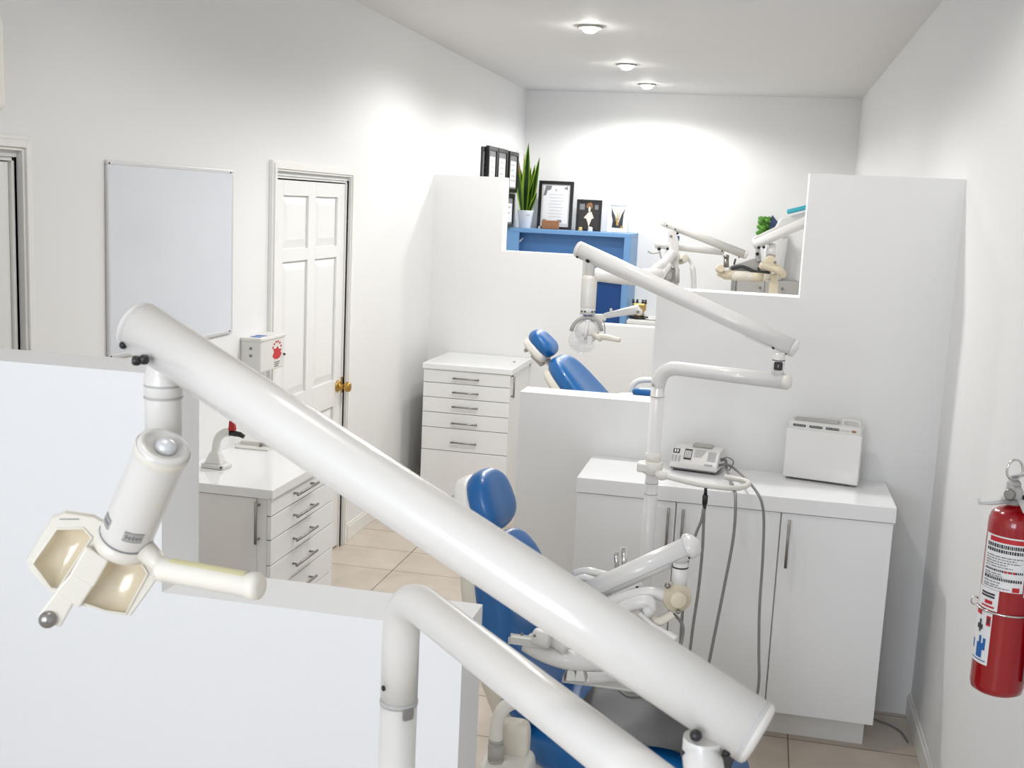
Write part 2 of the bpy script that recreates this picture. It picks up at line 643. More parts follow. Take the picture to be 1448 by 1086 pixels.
# emblem: ragged red patch with rows of red and grey print above and under it
b = NB()
ey, ez = (sy0 + sy1) / 2 + .045, (sz0 + sz1) / 2 - .002
poly = [(-.05, -.012), (-.03, -.026), (.0, -.03), (.03, -.024), (.052, -.006), (.036, .0), (.05, .014), (.02, .016), (.004, .03), (-.014, .02), (-.044, .022), (-.034, .006)]
prism(b, [(sx + .0002, ey + p[0], ez + p[1]) for p in poly], (.0008, 0, 0))
for k in range(6):
    a = PI * (.15 + .14 * k)
    bx(b, (sx + .0002, ey + .05 * math.cos(a) - .008, ez + .045 * math.sin(a) - .003 + .006), (sx + .001, ey + .05 * math.cos(a) + .006, ez + .045 * math.sin(a) + .012))
part('emblem', b, 'red_print', t, 'red emblem')
b = NB()
for k in range(3):
    bx(b, (sx + .0002, ey - .03, ez - .045 - k * .009), (sx + .001, ey + .03 - k * .008, ez - .040 - k * .009))
part('caption', b, 'ink_grey', t, 'grey caption lines')
for z_ in (.105, .072):
    part('mark', bx(NB(), (XL + .045, sy0 - .0008, sz0 + z_), (XL + .058, sy0 + .0002, sz0 + z_ + .012)), 'ink_grey', t, 'grey mark on the side')
b = NB()
lathe(b, [(.006, 0), (.006, .006), (.003, .009)], (sx, sy1 - .01, sz0 + .06), (1, 0, 0), 12)
part('latch', b, 'ink', t)

# ------------------------------------------------------------------ bar handle


def bar_handle(bb, a, c, out, r=.005, stand=.026, inset=.14):
    """steel bar from a to c standing off a face along out"""
    a, c, out = V(a), V(c), V(out).normalized()
    tube(bb, [a + out * stand, c + out * stand], r, 14)
    d = c - a
    for f in (inset, 1 - inset):
        q = a + d * f
        tube(bb, [q, q + out * stand], r * .8, 10)
    return bb


# ------------------------------------------------------------------ base cabinet with three doors (right)
cx0, cx1, cyf, cyb = -.632, .540, 4.262, 4.654
t = thing('base_cabinet', 'long white three-door base cabinet under the white counter on the right', 'cabinet', ((cx0 + cx1) / 2, cyb, 0))
b = NB()
bx(b, (cx0, cyf, .115), (cx1, cyb, .90))
part('body', b, 'laminate', t)
part('plinth', bx(NB(), (cx0 + .02, 4.322, 0), (.521, cyb, .115)), 'laminate_dark', t)
for a, c, hx in ((cx0, -.2505, -.275), (-.2465, .1395, -.2195), (.1445, cx1 + .003, .172)):
    d = part('door', bx(NB(), (a, 4.243, .116), (c, cyf - .001, .903), .0015), 'laminate', t)
    hb = NB()
    bar_handle(hb, (hx, 4.243, .885), (hx, 4.243, .70), (0, -1, 0), .0055, .028)
    part('handle', hb, 'steel', d, 'brushed steel bar handle')
b = NB()
bx(b, (cx0 - .004, 4.236, .906), (.549, 4.655, .965), .0025)
solo('worktop', b, 'worktop', 'glossy white worktop over the three-door cabinet, holding the white devices', 'worktop', (0, 4.45, .906))

# ------------------------------------------------------------------ white flat appliance on the counter
O = onz(1107, 676, .965)
a = (onz(1208, 690, .965) - O)
a.z = 0
a.normalize()
nb = V((-a.y, a.x, 0))            # to the wall
W_ = .285


def loc3(x, y, z):
    return O + a * x + nb * y + V((0, 0, z))


def lbox(bb, lo, hi, bev=0.0, seg=2):
    tt = NB()
    bx(tt, lo, hi, bev, seg)
    mt = Matrix(((a.x, nb.x, 0, O.x), (a.y, nb.y, 0, O.y), (0, 0, 1, .965), (0, 0, 0, 1)))
    join(bb, tt, mt)
    return bb


t = thing('air_purifier', 'upright flat white appliance with black-marked top edge on the right of the counter', 'appliance', loc3(W_ / 2, .04, 0))
part('body', lbox(NB(), (0, .006, .006), (W_, .085, .235), .012, 3), 'pale_plastic', t)
part('front_panel', lbox(NB(), (-.003, 0, .008), (W_ + .003, .012, .205), .006, 3), 'enamel', t)
for q in ((.02, .02), (W_ - .02, .02), (.02, .07), (W_ - .02, .07)):
    part('foot', lbox(NB(), (q[0] - .01, q[1] - .008, 0), (q[0] + .01, q[1] + .008, .008)), 'ink_grey', t)
for x0, x1 in ((.022, .07), (.085, .135), (.148, .20)):
    vm = part('vent_mark', lbox(NB(), (x0, .0045, .2155), (x1, .007, .2245)), 'black_plastic', t, 'black mark on the top edge')
    b = NB()
    x_ = x0 + .004
    while x_ < x1 - .004:
        ww = random.uniform(.002, .005)
        lbox(b, (x_, .0035, .2185), (x_ + ww, .005, .2215 + random.uniform(0, .002)))
        x_ += ww + .003
    part('mark_print', b, 'ink_light', vm, 'pale lettering inside the black mark')
part('label', lbox(NB(), (.247, .0045, .2155), (.263, .007, .2235)), 'wood', t, 'small brown label')
b = NB()
lbox(b, (.205, .0048, .218), (.24, .0062, .2205))
part('caption', b, 'ink_light', t)
b = NB()
pts = [loc3(.205, .05, .232), loc3(.207, .05, .25), loc3(.225, .05, .255), loc3(.25, .05, .254), loc3(.268, .05, .248), loc3(.27, .05, .232)]
tube(b, spline(pts, 5), .0055, 10)
part('carry_handle', b, 'pale_plastic', t)
b = NB()
lbox(b, (.02, .03, .233), (.19, .075, .243), .004)
part('top_grille', b, 'grey_plastic', t)

# ------------------------------------------------------------------ ultrasonic scaler on the counter
O = onz(946, 664, .965)
a = (onz(1013, 673, .965) - O)
a.z = 0
L_ = a.length
a.normalize()
nb = V((-a.y, a.x, 0))


def mtx_local():
    return Matrix(((a.x, nb.x, 0, O.x), (a.y, nb.y, 0, O.y), (0, 0, 1, .965), (0, 0, 0, 1)))


SD = .15
prof = [(0, .012), (.0, .03), (.045, .088), (.075, .094), (SD - .03, .092), (SD, .06), (SD, .012)]
t = thing('ultrasonic_scaler', 'small white wedge-shaped device with grey cords and printed front on the counter', 'dental device', loc3(L_ / 2, SD / 2, 0))
b = NB()
tt = NB()
prism(tt, [(0, q[0], q[1]) for q in prof], (L_, 0, 0), .006, seg=3)
join(b, tt, mtx_local())
bd = part('body', b, 'enamel', t)
for q in ((.02, .025), (L_ - .02, .025), (.02, SD - .02), (L_ - .02, SD - .02)):
    part('foot', lbox(NB(), (q[0] - .008, q[1] - .008, 0), (q[0] + .008, q[1] + .008, .014)), 'black_plastic', t)
part('bottom_seam', lbox(NB(), (.004, .003, .008), (L_ - .004, SD - .003, .0135)), 'ink_grey', t)


def slope(bb, x0, x1, s0, s1, lift=.0009):
    """printed patch on the slanted front: x across, s 0..1 up the slope"""
    def q(x, s):
        return loc3(x, .0 + .045 * s - .0007 - lift * .6, .03 + .058 * s + lift)
    quad(bb, q(x0, s0), q(x1, s0), q(x1, s1), q(x0, s1))


b = NB()
slope(b, .005, .032, .62, .9)
slope(b, .052, .083, .30, .95)
part('dark_print', b, 'ink', bd, 'dark printed blocks')
b = NB()
x_ = .055
for k in range(4):
    slope(b, x_, x_ + .0045, .40, .85, .0016)
    x_ += .0068
slope(b, .010, .016, .68, .85, .0016)
slope(b, .020, .026, .68, .85, .0016)
part('white_print', b, 'paper', bd, 'white figures inside the dark blocks')
b = NB()
for k in range(3):
    slope(b, .004 + k * .014, .012 + k * .014, .12, .5)
for k in range(5):
    slope(b, .092, L_ * .72 - .004 * k, .92 - k * .1, .97 - k * .1)
for k in range(7):
    slope(b, L_ * .76, L_ - .012, .86 - k * .085, .905 - k * .085)
slope(b, L_ * .72, L_ * .9, .06, .16)
part('grey_print', b, 'ink_light', bd, 'pale grey lines of print')
b = NB()
lbox(b, (.075, .062, .092), (.155, .10, .104), .004)
part('handpiece_rest', b, 'grey_plastic', t, 'grey rest on the top')
b = NB()
c_ = [loc3(L_, .04, .035), loc3(L_ + .03, .03, .045), loc3(L_ + .075, .0, .035), P(1066, 690, 3.95), P(1079, 720, 3.82), P(1079, 780, 3.78), P(1074, 860, 3.74), P(1073, 920, 3.72), P(1072, 975, 3.71), P(1056, 1040, 3.70), P(1040, 1090, 3.68)]
c_.append(V((c_[-1].x - .02, c_[-1].y - .05, .012)))
c_.append(V((c_[-1].x - .15, c_[-1].y - .08, .012)))
tube(b, spline(c_, 8), .0048, 12)
part('handpiece_cord', b, 'grey_rubber', t, 'grey cord looping down over the cabinet doors')
b = NB()
c_ = [loc3(L_, .07, .05), loc3(L_ + .02, .06, .055), loc3(L_ + .04, .0, .03), P(1037, 690, 3.95), P(1040, 705, 3.80), P(1037, 760, 3.76), P(1020, 850, 3.72), P(1003, 935, 3.70), P(990, 1010, 3.68)]
e_ = c_[-1]
c_ += [V((e_.x - .03, e_.y - .03, .4)), V((e_.x - .05, e_.y - .08, .05)), V((e_.x - .1, e_.y - .15, .012))]
tube(b, spline(c_, 8), .0052, 12)
part('water_cord', b, 'grey_rubber', t, 'grey cord hanging in front of the middle door')
b = NB()
c_ = [loc3(L_, .055, .058), loc3(L_ + .03, .055, .068), loc3(L_ + .05, .07, .05), loc3(L_ + .03, .10, .006)]
tube(b, spline(c_, 6), .0022, 8)
part('power_cord', b, 'ink_grey', t)

# ------------------------------------------------------------------ tall drawer cabinet against the far partition
ax0, ax1, ayf, ayb = -2.103, -1.522, 7.04, 7.642
t = thing('drawer_cabinet', 'tall white cabinet of six stacked drawers against the far partition', 'cabinet', ((ax0 + ax1) / 2, ayb, 0))
b = NB()
bx(b, (ax0, ayf + .02, .03), (ax1, ayb, .905))
part('body', b, 'laminate', t)
part('top', bx(NB(), (ax0 - .008, ayf - .012, .908), (ax1 + .014, ayb, .945), .004), 'worktop', t)
part('plinth', bx(NB(), (ax0 + .02, ayf + .05, 0), (ax1 - .02, ayb - .02, .03)), 'shadow_gap', t)
zs = [.905, .818, .7205, .6215, .5215, .3705, .04]
for k in range(6):
    d = part('drawer', bx(NB(), (ax0, ayf, zs[k + 1] + .004), (ax1 - .002, ayf + .019, zs[k]), .002), 'laminate', t)
    if k < 5:
        hz = (.859, .767, .672, .563, .435)[k]
        hb = NB()
        bar_handle(hb, (-1.90, ayf, hz), (-1.725, ayf, hz), (0, -1, 0), .0055, .024, .06)
        part('handle', hb, 'steel', d, 'brushed steel bar handle')
hb = NB()
bar_handle(hb, (ax1, 7.075, .905), (ax1, 7.075, .755), (1, 0, 0), .006, .018, .06)
part('side_handle', hb, 'steel', t, 'steel bar on the side')
hb = NB()
bx(hb, (-1.58, 7.36, .9452), (-1.565, 7.375, .953), .002)
solo('stopper', hb, 'grey_plastic', 'tiny grey stopper lying on top of the tall drawer cabinet', 'stopper', (-1.572, 7.368, .945))

# ------------------------------------------------------------------ low drawer cabinet on the left
bx0, bx1, by0, by1 = XL + .004, -1.80, 3.97, 4.63
t = thing('drawer_cabinet', 'low white cabinet with drawers facing right beside the six-panel door', 'cabinet', (-2.0, 4.3, 0))
part('body', bx(NB(), (bx0, by0 + .002, .05), (bx1, by1, .826)), 'laminate', t)
part('plinth', bx(NB(), (bx0, by0 + .03, 0), (bx1 - .03, by1 - .01, .05)), 'laminate_dark', t)
part('side_panel', bx(NB(), (bx0, by0 - .008, .055), (bx1 - .042, by0 + .0015, .824), .002), 'laminate_dark', t)
hb = NB()
bar_handle(hb, (bx1 - .03, by0, .815), (bx1 - .03, by0, .645), (-.25, -1, 0), .0055, .024, .1)
part('side_handle', hb, 'steel', t, 'upright steel bar on the near side')
zs = [.826, .752, .656, .553, .440, .330, .06]
for k in range(6):
    d = part('drawer', bx(NB(), (bx1 + .001, by0, zs[k + 1] + .004), (bx1 + .019, by1, zs[k]), .002), 'laminate', t)
    hz = (.797, .705, .606, .500, .388, .20)[k]
    hb = NB()
    bar_handle(hb, (bx1 + .019, 4.165, hz), (bx1 + .019, 4.385, hz), (1, 0, 0), .0055, .026, .1)
    part('handle', hb, 'steel', d, 'brushed steel bar handle')
b = NB()
bx(b, (XL + .001, 3.955, .827), (bx1 + .03, 4.642, .865), .003)
solo('worktop', b, 'worktop', 'glossy white worktop on the low drawer cabinet at the left wall', 'worktop', (-2.0, 4.3, .827))

# small device with bent neck
o = onz(306, 661, .865)
t = thing('curing_light', 'small white device with bent neck and red and black tip on the left worktop', 'dental device', o)
b = NB()
rings = []
tt = NB()
prism(tt, [(-.055, -.032, 0), (.05, -.04, 0), (.055, .035, 0), (-.05, .04, 0)], (0, 0, .02), .006, seg=3)
join(b, tt, Matrix.Translation(o))
tt = NB()
prism(tt, [(-.045, -.028, .018), (.035, -.032, .018), (.038, .028, .018), (-.042, .032, .018)], (0, 0, .05), .006, .5, seg=3)
join(b, tt, Matrix.Translation(o))
part('base', b, 'pale_plastic', t)
b = NB()
tube(b, spline([o + V((-.004, 0, .05)), o + V((-.002, 0, .085)), o + V((.008, 0, .125)), o + V((.035, 0, .15)), o + V((.06, 0, .152))], 7), [.017] * 29, 18)
part('neck', b, 'pale_plastic', t, 'bent white neck')
b = NB()
tube(b, [o + V((.055, 0, .152)), o + V((.08, 0, .150)), o + V((.105, 0, .148)), o + V((.122, 0, .140))], [.012, .012, .011, .009], 14)
part('tip', b, 'black_plastic', t, 'black tip')
b = NB()
prism(b, [o + V((.055, -.012, .162)), o + V((.085, -.012, .162)), o + V((.078, -.012, .205)), o + V((.060, -.012, .205))], (0, .024, 0), .004)
part('button_cap', b, 'red_dull', t, 'red cap')
b = NB()
lathe(b, [(.005, 0), (.005, .002), (.001, .003)], o + V((.04, -.0385, .011)), (0, -1, 0), 10)
part('socket', b, 'ink', t)
# shallow tray at the back of that worktop
b = NB()
bx(b, (XL + .03, 4.565, .865), (XL + .19, 4.63, .872), .002)
bx(b, (XL + .03, 4.622, .866), (XL + .19, 4.63, .89), .002)
bx(b, (XL + .03, 4.565, .866), (XL + .034, 4.63, .89), .0015)
t = thing('tray', 'small shallow grey-white tray at the back corner of the left worktop', 'tray', (XL + .11, 4.6, .865))
part('body', b, 'pale_plastic', t)
b = NB()
ball(b, (XL + .135, 4.61, .88), .008, 12)
part('lug', b, 'ink_grey', t)

# ------------------------------------------------------------------ fire extinguisher
bot = P(1408, 975, 2.72)
ext_r = .0600
ec = V((min(bot.x, XR - ext_r - .03), bot.y, bot.z))
t = thing('fire_extinguisher', 'red fire extinguisher with white labels hanging on the right wall', 'fire extinguisher', ec)
H_ = .435
b = NB()
r = ext_r
lathe(b, [(r * .55, .006), (r * .8, .0), (r * .96, .006), (r, .02), (r, H_ - .028), (r * .985, H_ - .014), (r * .90, H_ + .001), (r * .68, H_ + .012), (r * .44, H_ + .017), (.021, H_ + .020), (.021, H_ + .032)], ec, seg=48)
cyl = part('cylinder', b, 'red_paint', t)
view = V((CAM.x - ec.x, CAM.y - ec.y, 0)).normalized()
va = math.atan2(view.y, view.x)


def patch(bb, u0, u1, z0, z1, lift=.0006, n=12):
    """label patch on the cylinder: u in -1..1 across the side seen from the room, z above base"""
    rr = ext_r + lift
    prev = None
    a0 = math.asin(max(-1, min(1, u0)))
    a1 = math.asin(max(-1, min(1, u1)))
    if u0 < -1:
        a0 = -PI / 2 + (u0 + 1)
    if u1 > 1:
        a1 = PI / 2 + (u1 - 1)
    for k in range(n + 1):
        ang = va + (a0 + (a1 - a0) * k / n)
        x, y = ec.x + rr * math.cos(ang), ec.y + rr * math.sin(ang)
        q = (bb.verts.new((x, y, ec.z + z0)), bb.verts.new((x, y, ec.z + z1)))
        if prev:
            f = bb.faces.new((prev[0], q[0], q[1], prev[1]))
            f.smooth = True
        prev = q


def zpx(py):
    return (975 - py) * (H_ - .02) / 242.0


b = NB()
patch(b, -.93, .52, zpx(823), zpx(748))
lb = part('main_label', b, 'paper', cyl, 'white printed instruction label')
b = NB()
patch(b, -.80, .42, zpx(756.5), zpx(750), .0012)
patch(b, .15, .40, zpx(822), zpx(815.5), .0012)
for x0 in (-.2, -.05, .1):
    patch(b, x0, x0 + .1, zpx(797), zpx(794), .0014)
part('red_print', b, 'red_print', lb, 'red printed words')
b = NB()
for k, (py, hh) in enumerate(((764, 5), (770.5, 4.5), (797, 3), (809, 4))):
    u_ = -.86
    while u_ < .42:
        ww = random.uniform(.03, .075)
        patch(b, u_, u_ + ww, zpx(py), zpx(py - hh), .0012, 3)
        u_ += ww + .022
part('black_print', b, 'ink', lb, 'rows of black printing')
b = NB()
for k, py in enumerate((777, 780.5, 784, 787.5, 791, 801, 804, 813, 817, 820)):
    u_ = -.86
    end = (.45, .2, .35, -.1, .1, -.3, -.25, -.3, -.35, .05)[k]
    while u_ < end:
        ww = random.uniform(.05, .2)
        patch(b, u_, min(u_ + ww, end), zpx(py), zpx(py - 1.4), .0012, 3)
        u_ += ww + .03
part('fine_print', b, 'ink_grey', lb, 'lines of small grey printing')
b = NB()
patch(b, .56, 1.25, zpx(828), zpx(752))
l2 = part('side_label', b, 'paper', cyl, 'second white label round the side')
b = NB()
for py in (765, 772, 781, 790, 799, 806, 813):
    patch(b, .62, .68, zpx(py), zpx(py - 2.5), .0012, 3)
part('side_print', b, 'ink_light', l2)
b = NB()
patch(b, -.97, -.28, zpx(853), zpx(823.5))
l3 = part('lower_label', b, 'paper', cyl, 'small white label above the wire band')
b = NB()
for py in (832, 836):
    patch(b, -.88, -.42, zpx(py), zpx(py - 2.8), .0012, 4)
part('lower_print', b, 'ink', l3)
b = NB()
patch(b, -.75, -.48, zpx(845), zpx(840), .0012, 4)
patch(b, -.85, -.40, zpx(850), zpx(847.5), .0012, 4)
part('lower_red_print', b, 'red_print', l3)
b = NB()
patch(b, -.995, -.42, zpx(932), zpx(856))
l4 = part('pictogram_label', b, 'paper', cyl, 'white label with little pictures')
b = NB()
patch(b, -.96, -.80, zpx(864), zpx(856.5), .0012, 4)
patch(b, -.62, -.46, zpx(876), zpx(862), .0012, 4)
part('red_squares', b, 'red_print', l4)
b = NB()
patch(b, -.90, -.72, zpx(884), zpx(877), .0012, 4)
patch(b, -.58, -.50, zpx(873), zpx(865), .0018, 4)
patch(b, -.84, -.78, zpx(888), zpx(870), .0014, 3)
part('black_figures', b, 'ink', l4)
b = NB()
patch(b, -.86, -.66, zpx(924), zpx(903), .0012, 5)
patch(b, -.80, -.72, zpx(903), zpx(893), .0012, 4)
patch(b, -.66, -.56, zpx(912), zpx(895), .0012, 4)
patch(b, -.985, -.95, zpx(915), zpx(902), .0012, 3)
patch(b, -.98, -.5, zpx(928), zpx(926.5), .0012, 6)
part('blue_figures', b, 'ink_blue', l4)
# valve, gauge, levers
top = ec + V((-.014, 0, H_ + .024))
b = NB()
lathe(b, [(.024, 0), (.024, .012), (.017, .014), (.016, .05), (.012, .055)], top, seg=20)
bx(b, top + V((-.012, -.045, .02)), top + V((.012, .02, .046)), .004)
vl = part('valve', b, 'grey_plastic', t, 'grey metal valve')
M['grey_plastic']
lv = V((.02, -.09, 0))
b = NB()
prism(b, [top + V((-.004, .025, .036)), top + V((.02, .03, .036)), top + V((.03, -.085, .0)), top + V((.006, -.095, .0))], (0, 0, .006), .002)
part('carry_lever', b, 'alu', t, 'silver carry lever')
b = NB()
prism(b, [top + V((-.006, .02, .058)), top + V((.02, .026, .058)), top + V((.04, -.075, .092)), top + V((.012, -.09, .092))], (0, 0, .006), .002)
prism(b, [top + V((-.006, .012, .04)), top + V((.004, .018, .04)), top + V((.004, .018, .06)), top + V((-.006, .012, .06))], (.008, 0, 0), .001)
part('squeeze_lever', b, 'alu', t, 'silver squeeze lever')
b = NB()
rc = top + V((-.004, -.01, .082))
rg = []
x_, y_ = _r, V((0, 0, 1))
for k in range(25):
    an = 2 * PI * k / 24
    rg.append(rc + x_ * .018 * math.cos(an) + y_ * .024 * math.sin(an))
tube(b, rg, .0028, 10, cap=False)
part('pull_ring', b, 'chrome', t, 'steel pull ring')
b = NB()
lathe(b, [(.013, 0), (.013, .010), (.010, .013)], top + V((-.012, -.035, .03)), (-.5, -1, 0), 20)
part('gauge', b, 'steel', t)
b = NB()
tube(b, [top + V((-.01, -.03, .012)), top + V((-.05, -.035, .004)), top + V((-.078, -.04, .002)), top + V((-.082, -.042, .014))], [.006, .005, .0035, .003], 10)
part('nozzle', b, 'alu', t, 'slim silver nozzle')
b = NB()
wr = []
for k in range(31):
    an = va + (-1.45 + 3.3 * k / 30)
    wr.append(V((ec.x + (ext_r + .003) * math.cos(an), ec.y + (ext_r + .003) * math.sin(an), ec.z + zpx(856) + .001)))
st = [V((XR - .002, wr[0].y - .01 + .0, wr[0].z + .012))]
tube(b, wr, .0026, 10)
lp = []
for k in range(13):
    an = PI * .2 + 1.6 * PI * k / 12
    lp.append(wr[0] + V((-.006 + .008 * math.cos(an), 0, .008 + .010 * math.sin(an))))
tube(b, lp, .002, 8)
part('wire_band', b, 'chrome', t, 'thin steel wire band')
b = NB()
bx(b, (XR - .003, ec.y - .02, ec.z + .05), (XR + .002, ec.y + .02, ec.z + H_ + .02), .001)
bx(b, (ec.x + ext_r - .004, ec.y - .015, ec.z + zpx(856) - .006), (XR - .002, ec.y + .015, ec.z + zpx(856) + .006), .001)
bx(b, (ec.x + .018, ec.y - .012, ec.z + H_ + .036), (XR - .002, ec.y + .012, ec.z + H_ + .046), .001)
part('bracket', b, 'steel', t, 'wall bracket behind the cylinder')
b = NB()
hs = [top + V((.012, -.03, .02)), top + V((.055, -.06, .0)), top + V((.075, -.065, -.1)), top + V((.074, -.05, -.3)), top + V((.074, -.04, -.42))]
tube(b, spline(hs, 8), .010, 12)
part('hose', b, 'black_plastic', t, 'black hose behind the cylinder')

# ------------------------------------------------------------------ dental lights


def spring_arm(t, L, R, rad, dom, screws, keel=False, paint='enamel'):
    b = NB()
    tube(b, [L, L + (R - L) * .3, L + (R - L) * .7, R], rad, 40)
    arm = part('arm', b, paint, t, 'thick white spring arm')
    d = (R - L).normalized()
    for q, s in ((L, -1), (R, 1)):
        b = NB()
        lathe(b, [(rad * .9995, -.002), (rad * .9995, 0), (rad * .975, dom * .45), (rad * .86, dom * .8), (rad * .5, dom * .97), (.001, dom)], q, d * s, 40)
        part('end_cap', b, paint, arm)
    dn = (V((0, 0, -1)) - d * V((0, 0, -1)).dot(d)).normalized()
    sd = d.cross(dn)
    for q, s_ in ((L, 1), (R, -1)):
        b = NB()
        lathe(b, [(rad * 1.0015, -.0006), (rad * 1.004, 0), (rad * 1.0015, .0006)], q + d * s_ * .004, d, 40)
        part('seam', b, 'ink_light', arm)
    if keel:
        b = NB()
        p0, p1 = L + (R - L) * .80, L + (R - L) * .915
        prism(b, [p0 + sd * rad * .45 + dn * rad * .8, p0 - sd * rad * .45 + dn * rad * .8, p1 - sd * rad * .45 + dn * rad * .8, p1 + sd * rad * .45 + dn * rad * .8], dn * rad * .30, .004, .92)
        part('keel', b, 'enamel', arm)
    for f, up, rr in screws:
        b = NB()
        # screw on the side that faces the camera
        side = sd if sd.dot(CAM - L) > 0 else -sd
        ang = up
        o_ = (side * math.cos(ang) + dn * math.sin(ang))
        q = L + (R - L) * f
        lathe(b, [(rr, -.004), (rr, .002), (rr * .6, .004), (.0003, .004)], q + o_ * rad, o_, 16)
        part('screw', b, 'dark_screw', arm, 'dark screw')
    return arm


# --- foreground light
PR = .0225
Lp = P(196, 462, 1.17)
Rp = P(1068, 1036, .93)
pole_xy = P(566, 930, 1.365)
nz = 1.538
t = thing('dental_light', 'big white dental light closest to the viewer, its thick arm crossing the whole photo', 'dental light', (pole_xy.x, pole_xy.y, 0))
px_, py_ = pole_xy.x, pole_xy.y
zj = onz(562, 990, 0).z
jz = P(563, 993, 1.37).z
b = NB()
tube(b, [(px_, py_, .03), (px_, py_, jz - .002)], PR, 36)
pole = part('pole', b, 'enamel_shaded', t)
part('floor_flange', lathe(NB(), [(.09, 0), (.09, .012), (.06, .022), (.03, .035)], (px_, py_, 0), seg=40), 'enamel_shaded', t)
b = NB()
lathe(b, [(PR * 1.02, -.003), (PR * 1.05, 0), (PR * 1.02, .003)], (px_, py_, jz), seg=36)
part('joint_ring', b, 'grey_plastic', pole, 'thin joint line')
b = NB()
va2 = math.atan2(-py_, -px_) + .55
prev = None
rr = PR + .0012
for k in range(9):
    an = va2 - .33 + .66 * k / 8
    e = .0075 if 0 < k < 8 else .005
    q = (b.verts.new((px_ + rr * math.cos(an), py_ + rr * math.sin(an), jz - .008 - e)), b.verts.new((px_ + rr * math.cos(an), py_ + rr * math.sin(an), jz - .008 + e)))
    if prev:
        f = b.faces.new((prev[0], q[0], q[1], prev[1]))
        f.smooth = True
    prev = q
part('clamp_plate', b, 'steel', pole, 'small steel plate')
post_xy = onz(1000, 1172, nz)
nd = V((post_xy.x - px_, post_xy.y - py_, 0))
ndn = nd.normalized()
corner = V((px_, py_, nz))
pts = [V((px_, py_, jz + .002))] + arc(V((px_, py_, nz - .062)), corner, corner + ndn * .062, 14) + [corner + nd * .5, corner + nd * 1.06]
b = NB()
tube(b, pts, PR * 1.0, 40)
gn = part('gooseneck', b, 'enamel_shaded', t, 'bent white neck tube')
b = NB()
lathe(b, [(.0035, 0), (.0035, .0015), (.001, .002)], V((px_, py_, jz + .022)) + V((math.cos(va2 - 1.5), math.sin(va2 - 1.5), 0)) * PR, V((math.cos(va2 - 1.5), math.sin(va2 - 1.5), 0)), 10)
part('screw', b, 'dark_screw', gn)
b = NB()
lathe(b, [(PR * 1.01, 0), (PR * 1.01, .004), (PR * .8, .008), (.001, .010)], corner + nd * 1.06, ndn, 32)
part('end_cap', b, 'housing', gn)
# short post from neck end to the arm
pp = P(992, 1078, .935)
d_arm = (Rp - Lp).normalized()
at_arm = Lp + d_arm * (pp - Lp).dot(d_arm) - V((0, 0, .0))
pc = V((post_xy.x * .0 + pp.x, pp.y, 0))
b = NB()
pcx, pcy = corner.x + nd.x, corner.y + nd.y
tA = V((pp.x, pp.y, P(990, 1040, .935).z))
tube(b, [V((pcx, pcy, nz + .01)), V((pcx, pcy, nz + .018)), tA - V((0, 0, .016)), tA], [.0165, .0165, .0165, .0165], 28)
pst = part('arm_post', b, 'enamel_shaded', t)
b = NB()
lathe(b, [(.0172, -.003), (.0178, 0), (.0172, .003)], tA - V((0, 0, .014)), seg=28)
part('rubber_ring', b, 'black_plastic', pst, 'black ring round the post')
kq = P(984, 1040, .914)
b = NB()
ball(b, kq, .0052, 16)
tube(b, [kq, kq + (kq - CAM).normalized() * .012], .0032, 10)
part('tension_knob', b, 'black_plastic', t, 'round black knob')
spring_arm(t, Lp, Rp, .0274, .006, ((.012, .55, .004), (.985, .75, .0035)), False, 'enamel_shaded')
# twin thumb screw under the left end
kb_ = P(210, 508, 1.13)
b = NB()
for k, (px1, py1) in enumerate(((193, 510), (204, 508.5))):
    q = P(px1, py1, 1.125)
    lathe(b, [(.003, -.0045), (.0048, -.003), (.0052, 0), (.0048, .003), (.003, .0045)], q, _r + _fw * .4, 16)
tube(b, [P(190, 510.5, 1.125), P(216, 507, 1.15)], .0018, 10)
part('thumb_screw', b, 'black_plastic', t, 'twin black thumb screw')
# stem under the left end
sA, sB = P(231, 520, 1.17), P(230, 640, 1.17)
b = NB()
cxy = sA
ztop, zbot = sA.z, sB.z
lathe(b, [(.0185, zbot - ztop), (.0185, -.033), (.0185, -.0305), (.019, -.030), (.0192, -.009), (.0178, -.006), (.0175, .0), (.016, .004), (.012, .008), (.012, .02)], sA, seg=36)
stem = part('stem', b, 'enamel_shaded', t)
b = NB()
lathe(b, [(.0196, -.001), (.02, 0), (.0196, .001)], sA + V((0, 0, -.0305)), seg=36)
lathe(b, [(.0194, -.001), (.0197, 0), (.0194, .001)], sA + V((0, 0, -.018)), seg=36)
part('stem_line', b, 'grey_plastic', stem)
# swivel body
A_ = P(233, 629, 1.115)
B_ = P(178, 758, 1.175)
ax = (B_ - A_)
Lb = ax.length
axn = ax.normalized()
b = NB()
rB = .0262
lathe(b, [(.0005, .005), (.012, .005), (.013, .003), (.0195, .002), (.0205, -.001), (.0255, .001), (.0268, .006), (.0262, .013), (rB, .02), (.0270, Lb - .012), (.0274, Lb - .004), (.026, Lb)], A_, axn, 44)
body = part('swivel_body', b, 'enamel_shaded', t, 'white cylinder body')
b = NB()
lathe(b, [(.0268, .004), (.0276, .006), (.0274, .011), (.0266, .0135)], A_, axn, 44, close=False)
part('rim', b, 'housing', body)
b = NB()
lathe(b, [(.0006, -.0050), (.006, -.0042), (.0095, -.001), (.0105, .004), (.0105, .006)], A_ + _r * .002, axn, 28)
part('cap_nut', b, 'alu', body, 'domed steel nut')
b = NB()
lathe(b, [(.0276, -.0012), (.0280, 0), (.0276, .0012)], A_ + axn * (Lb - .003), axn, 40)
part('seam', b, 'ink_grey', body)


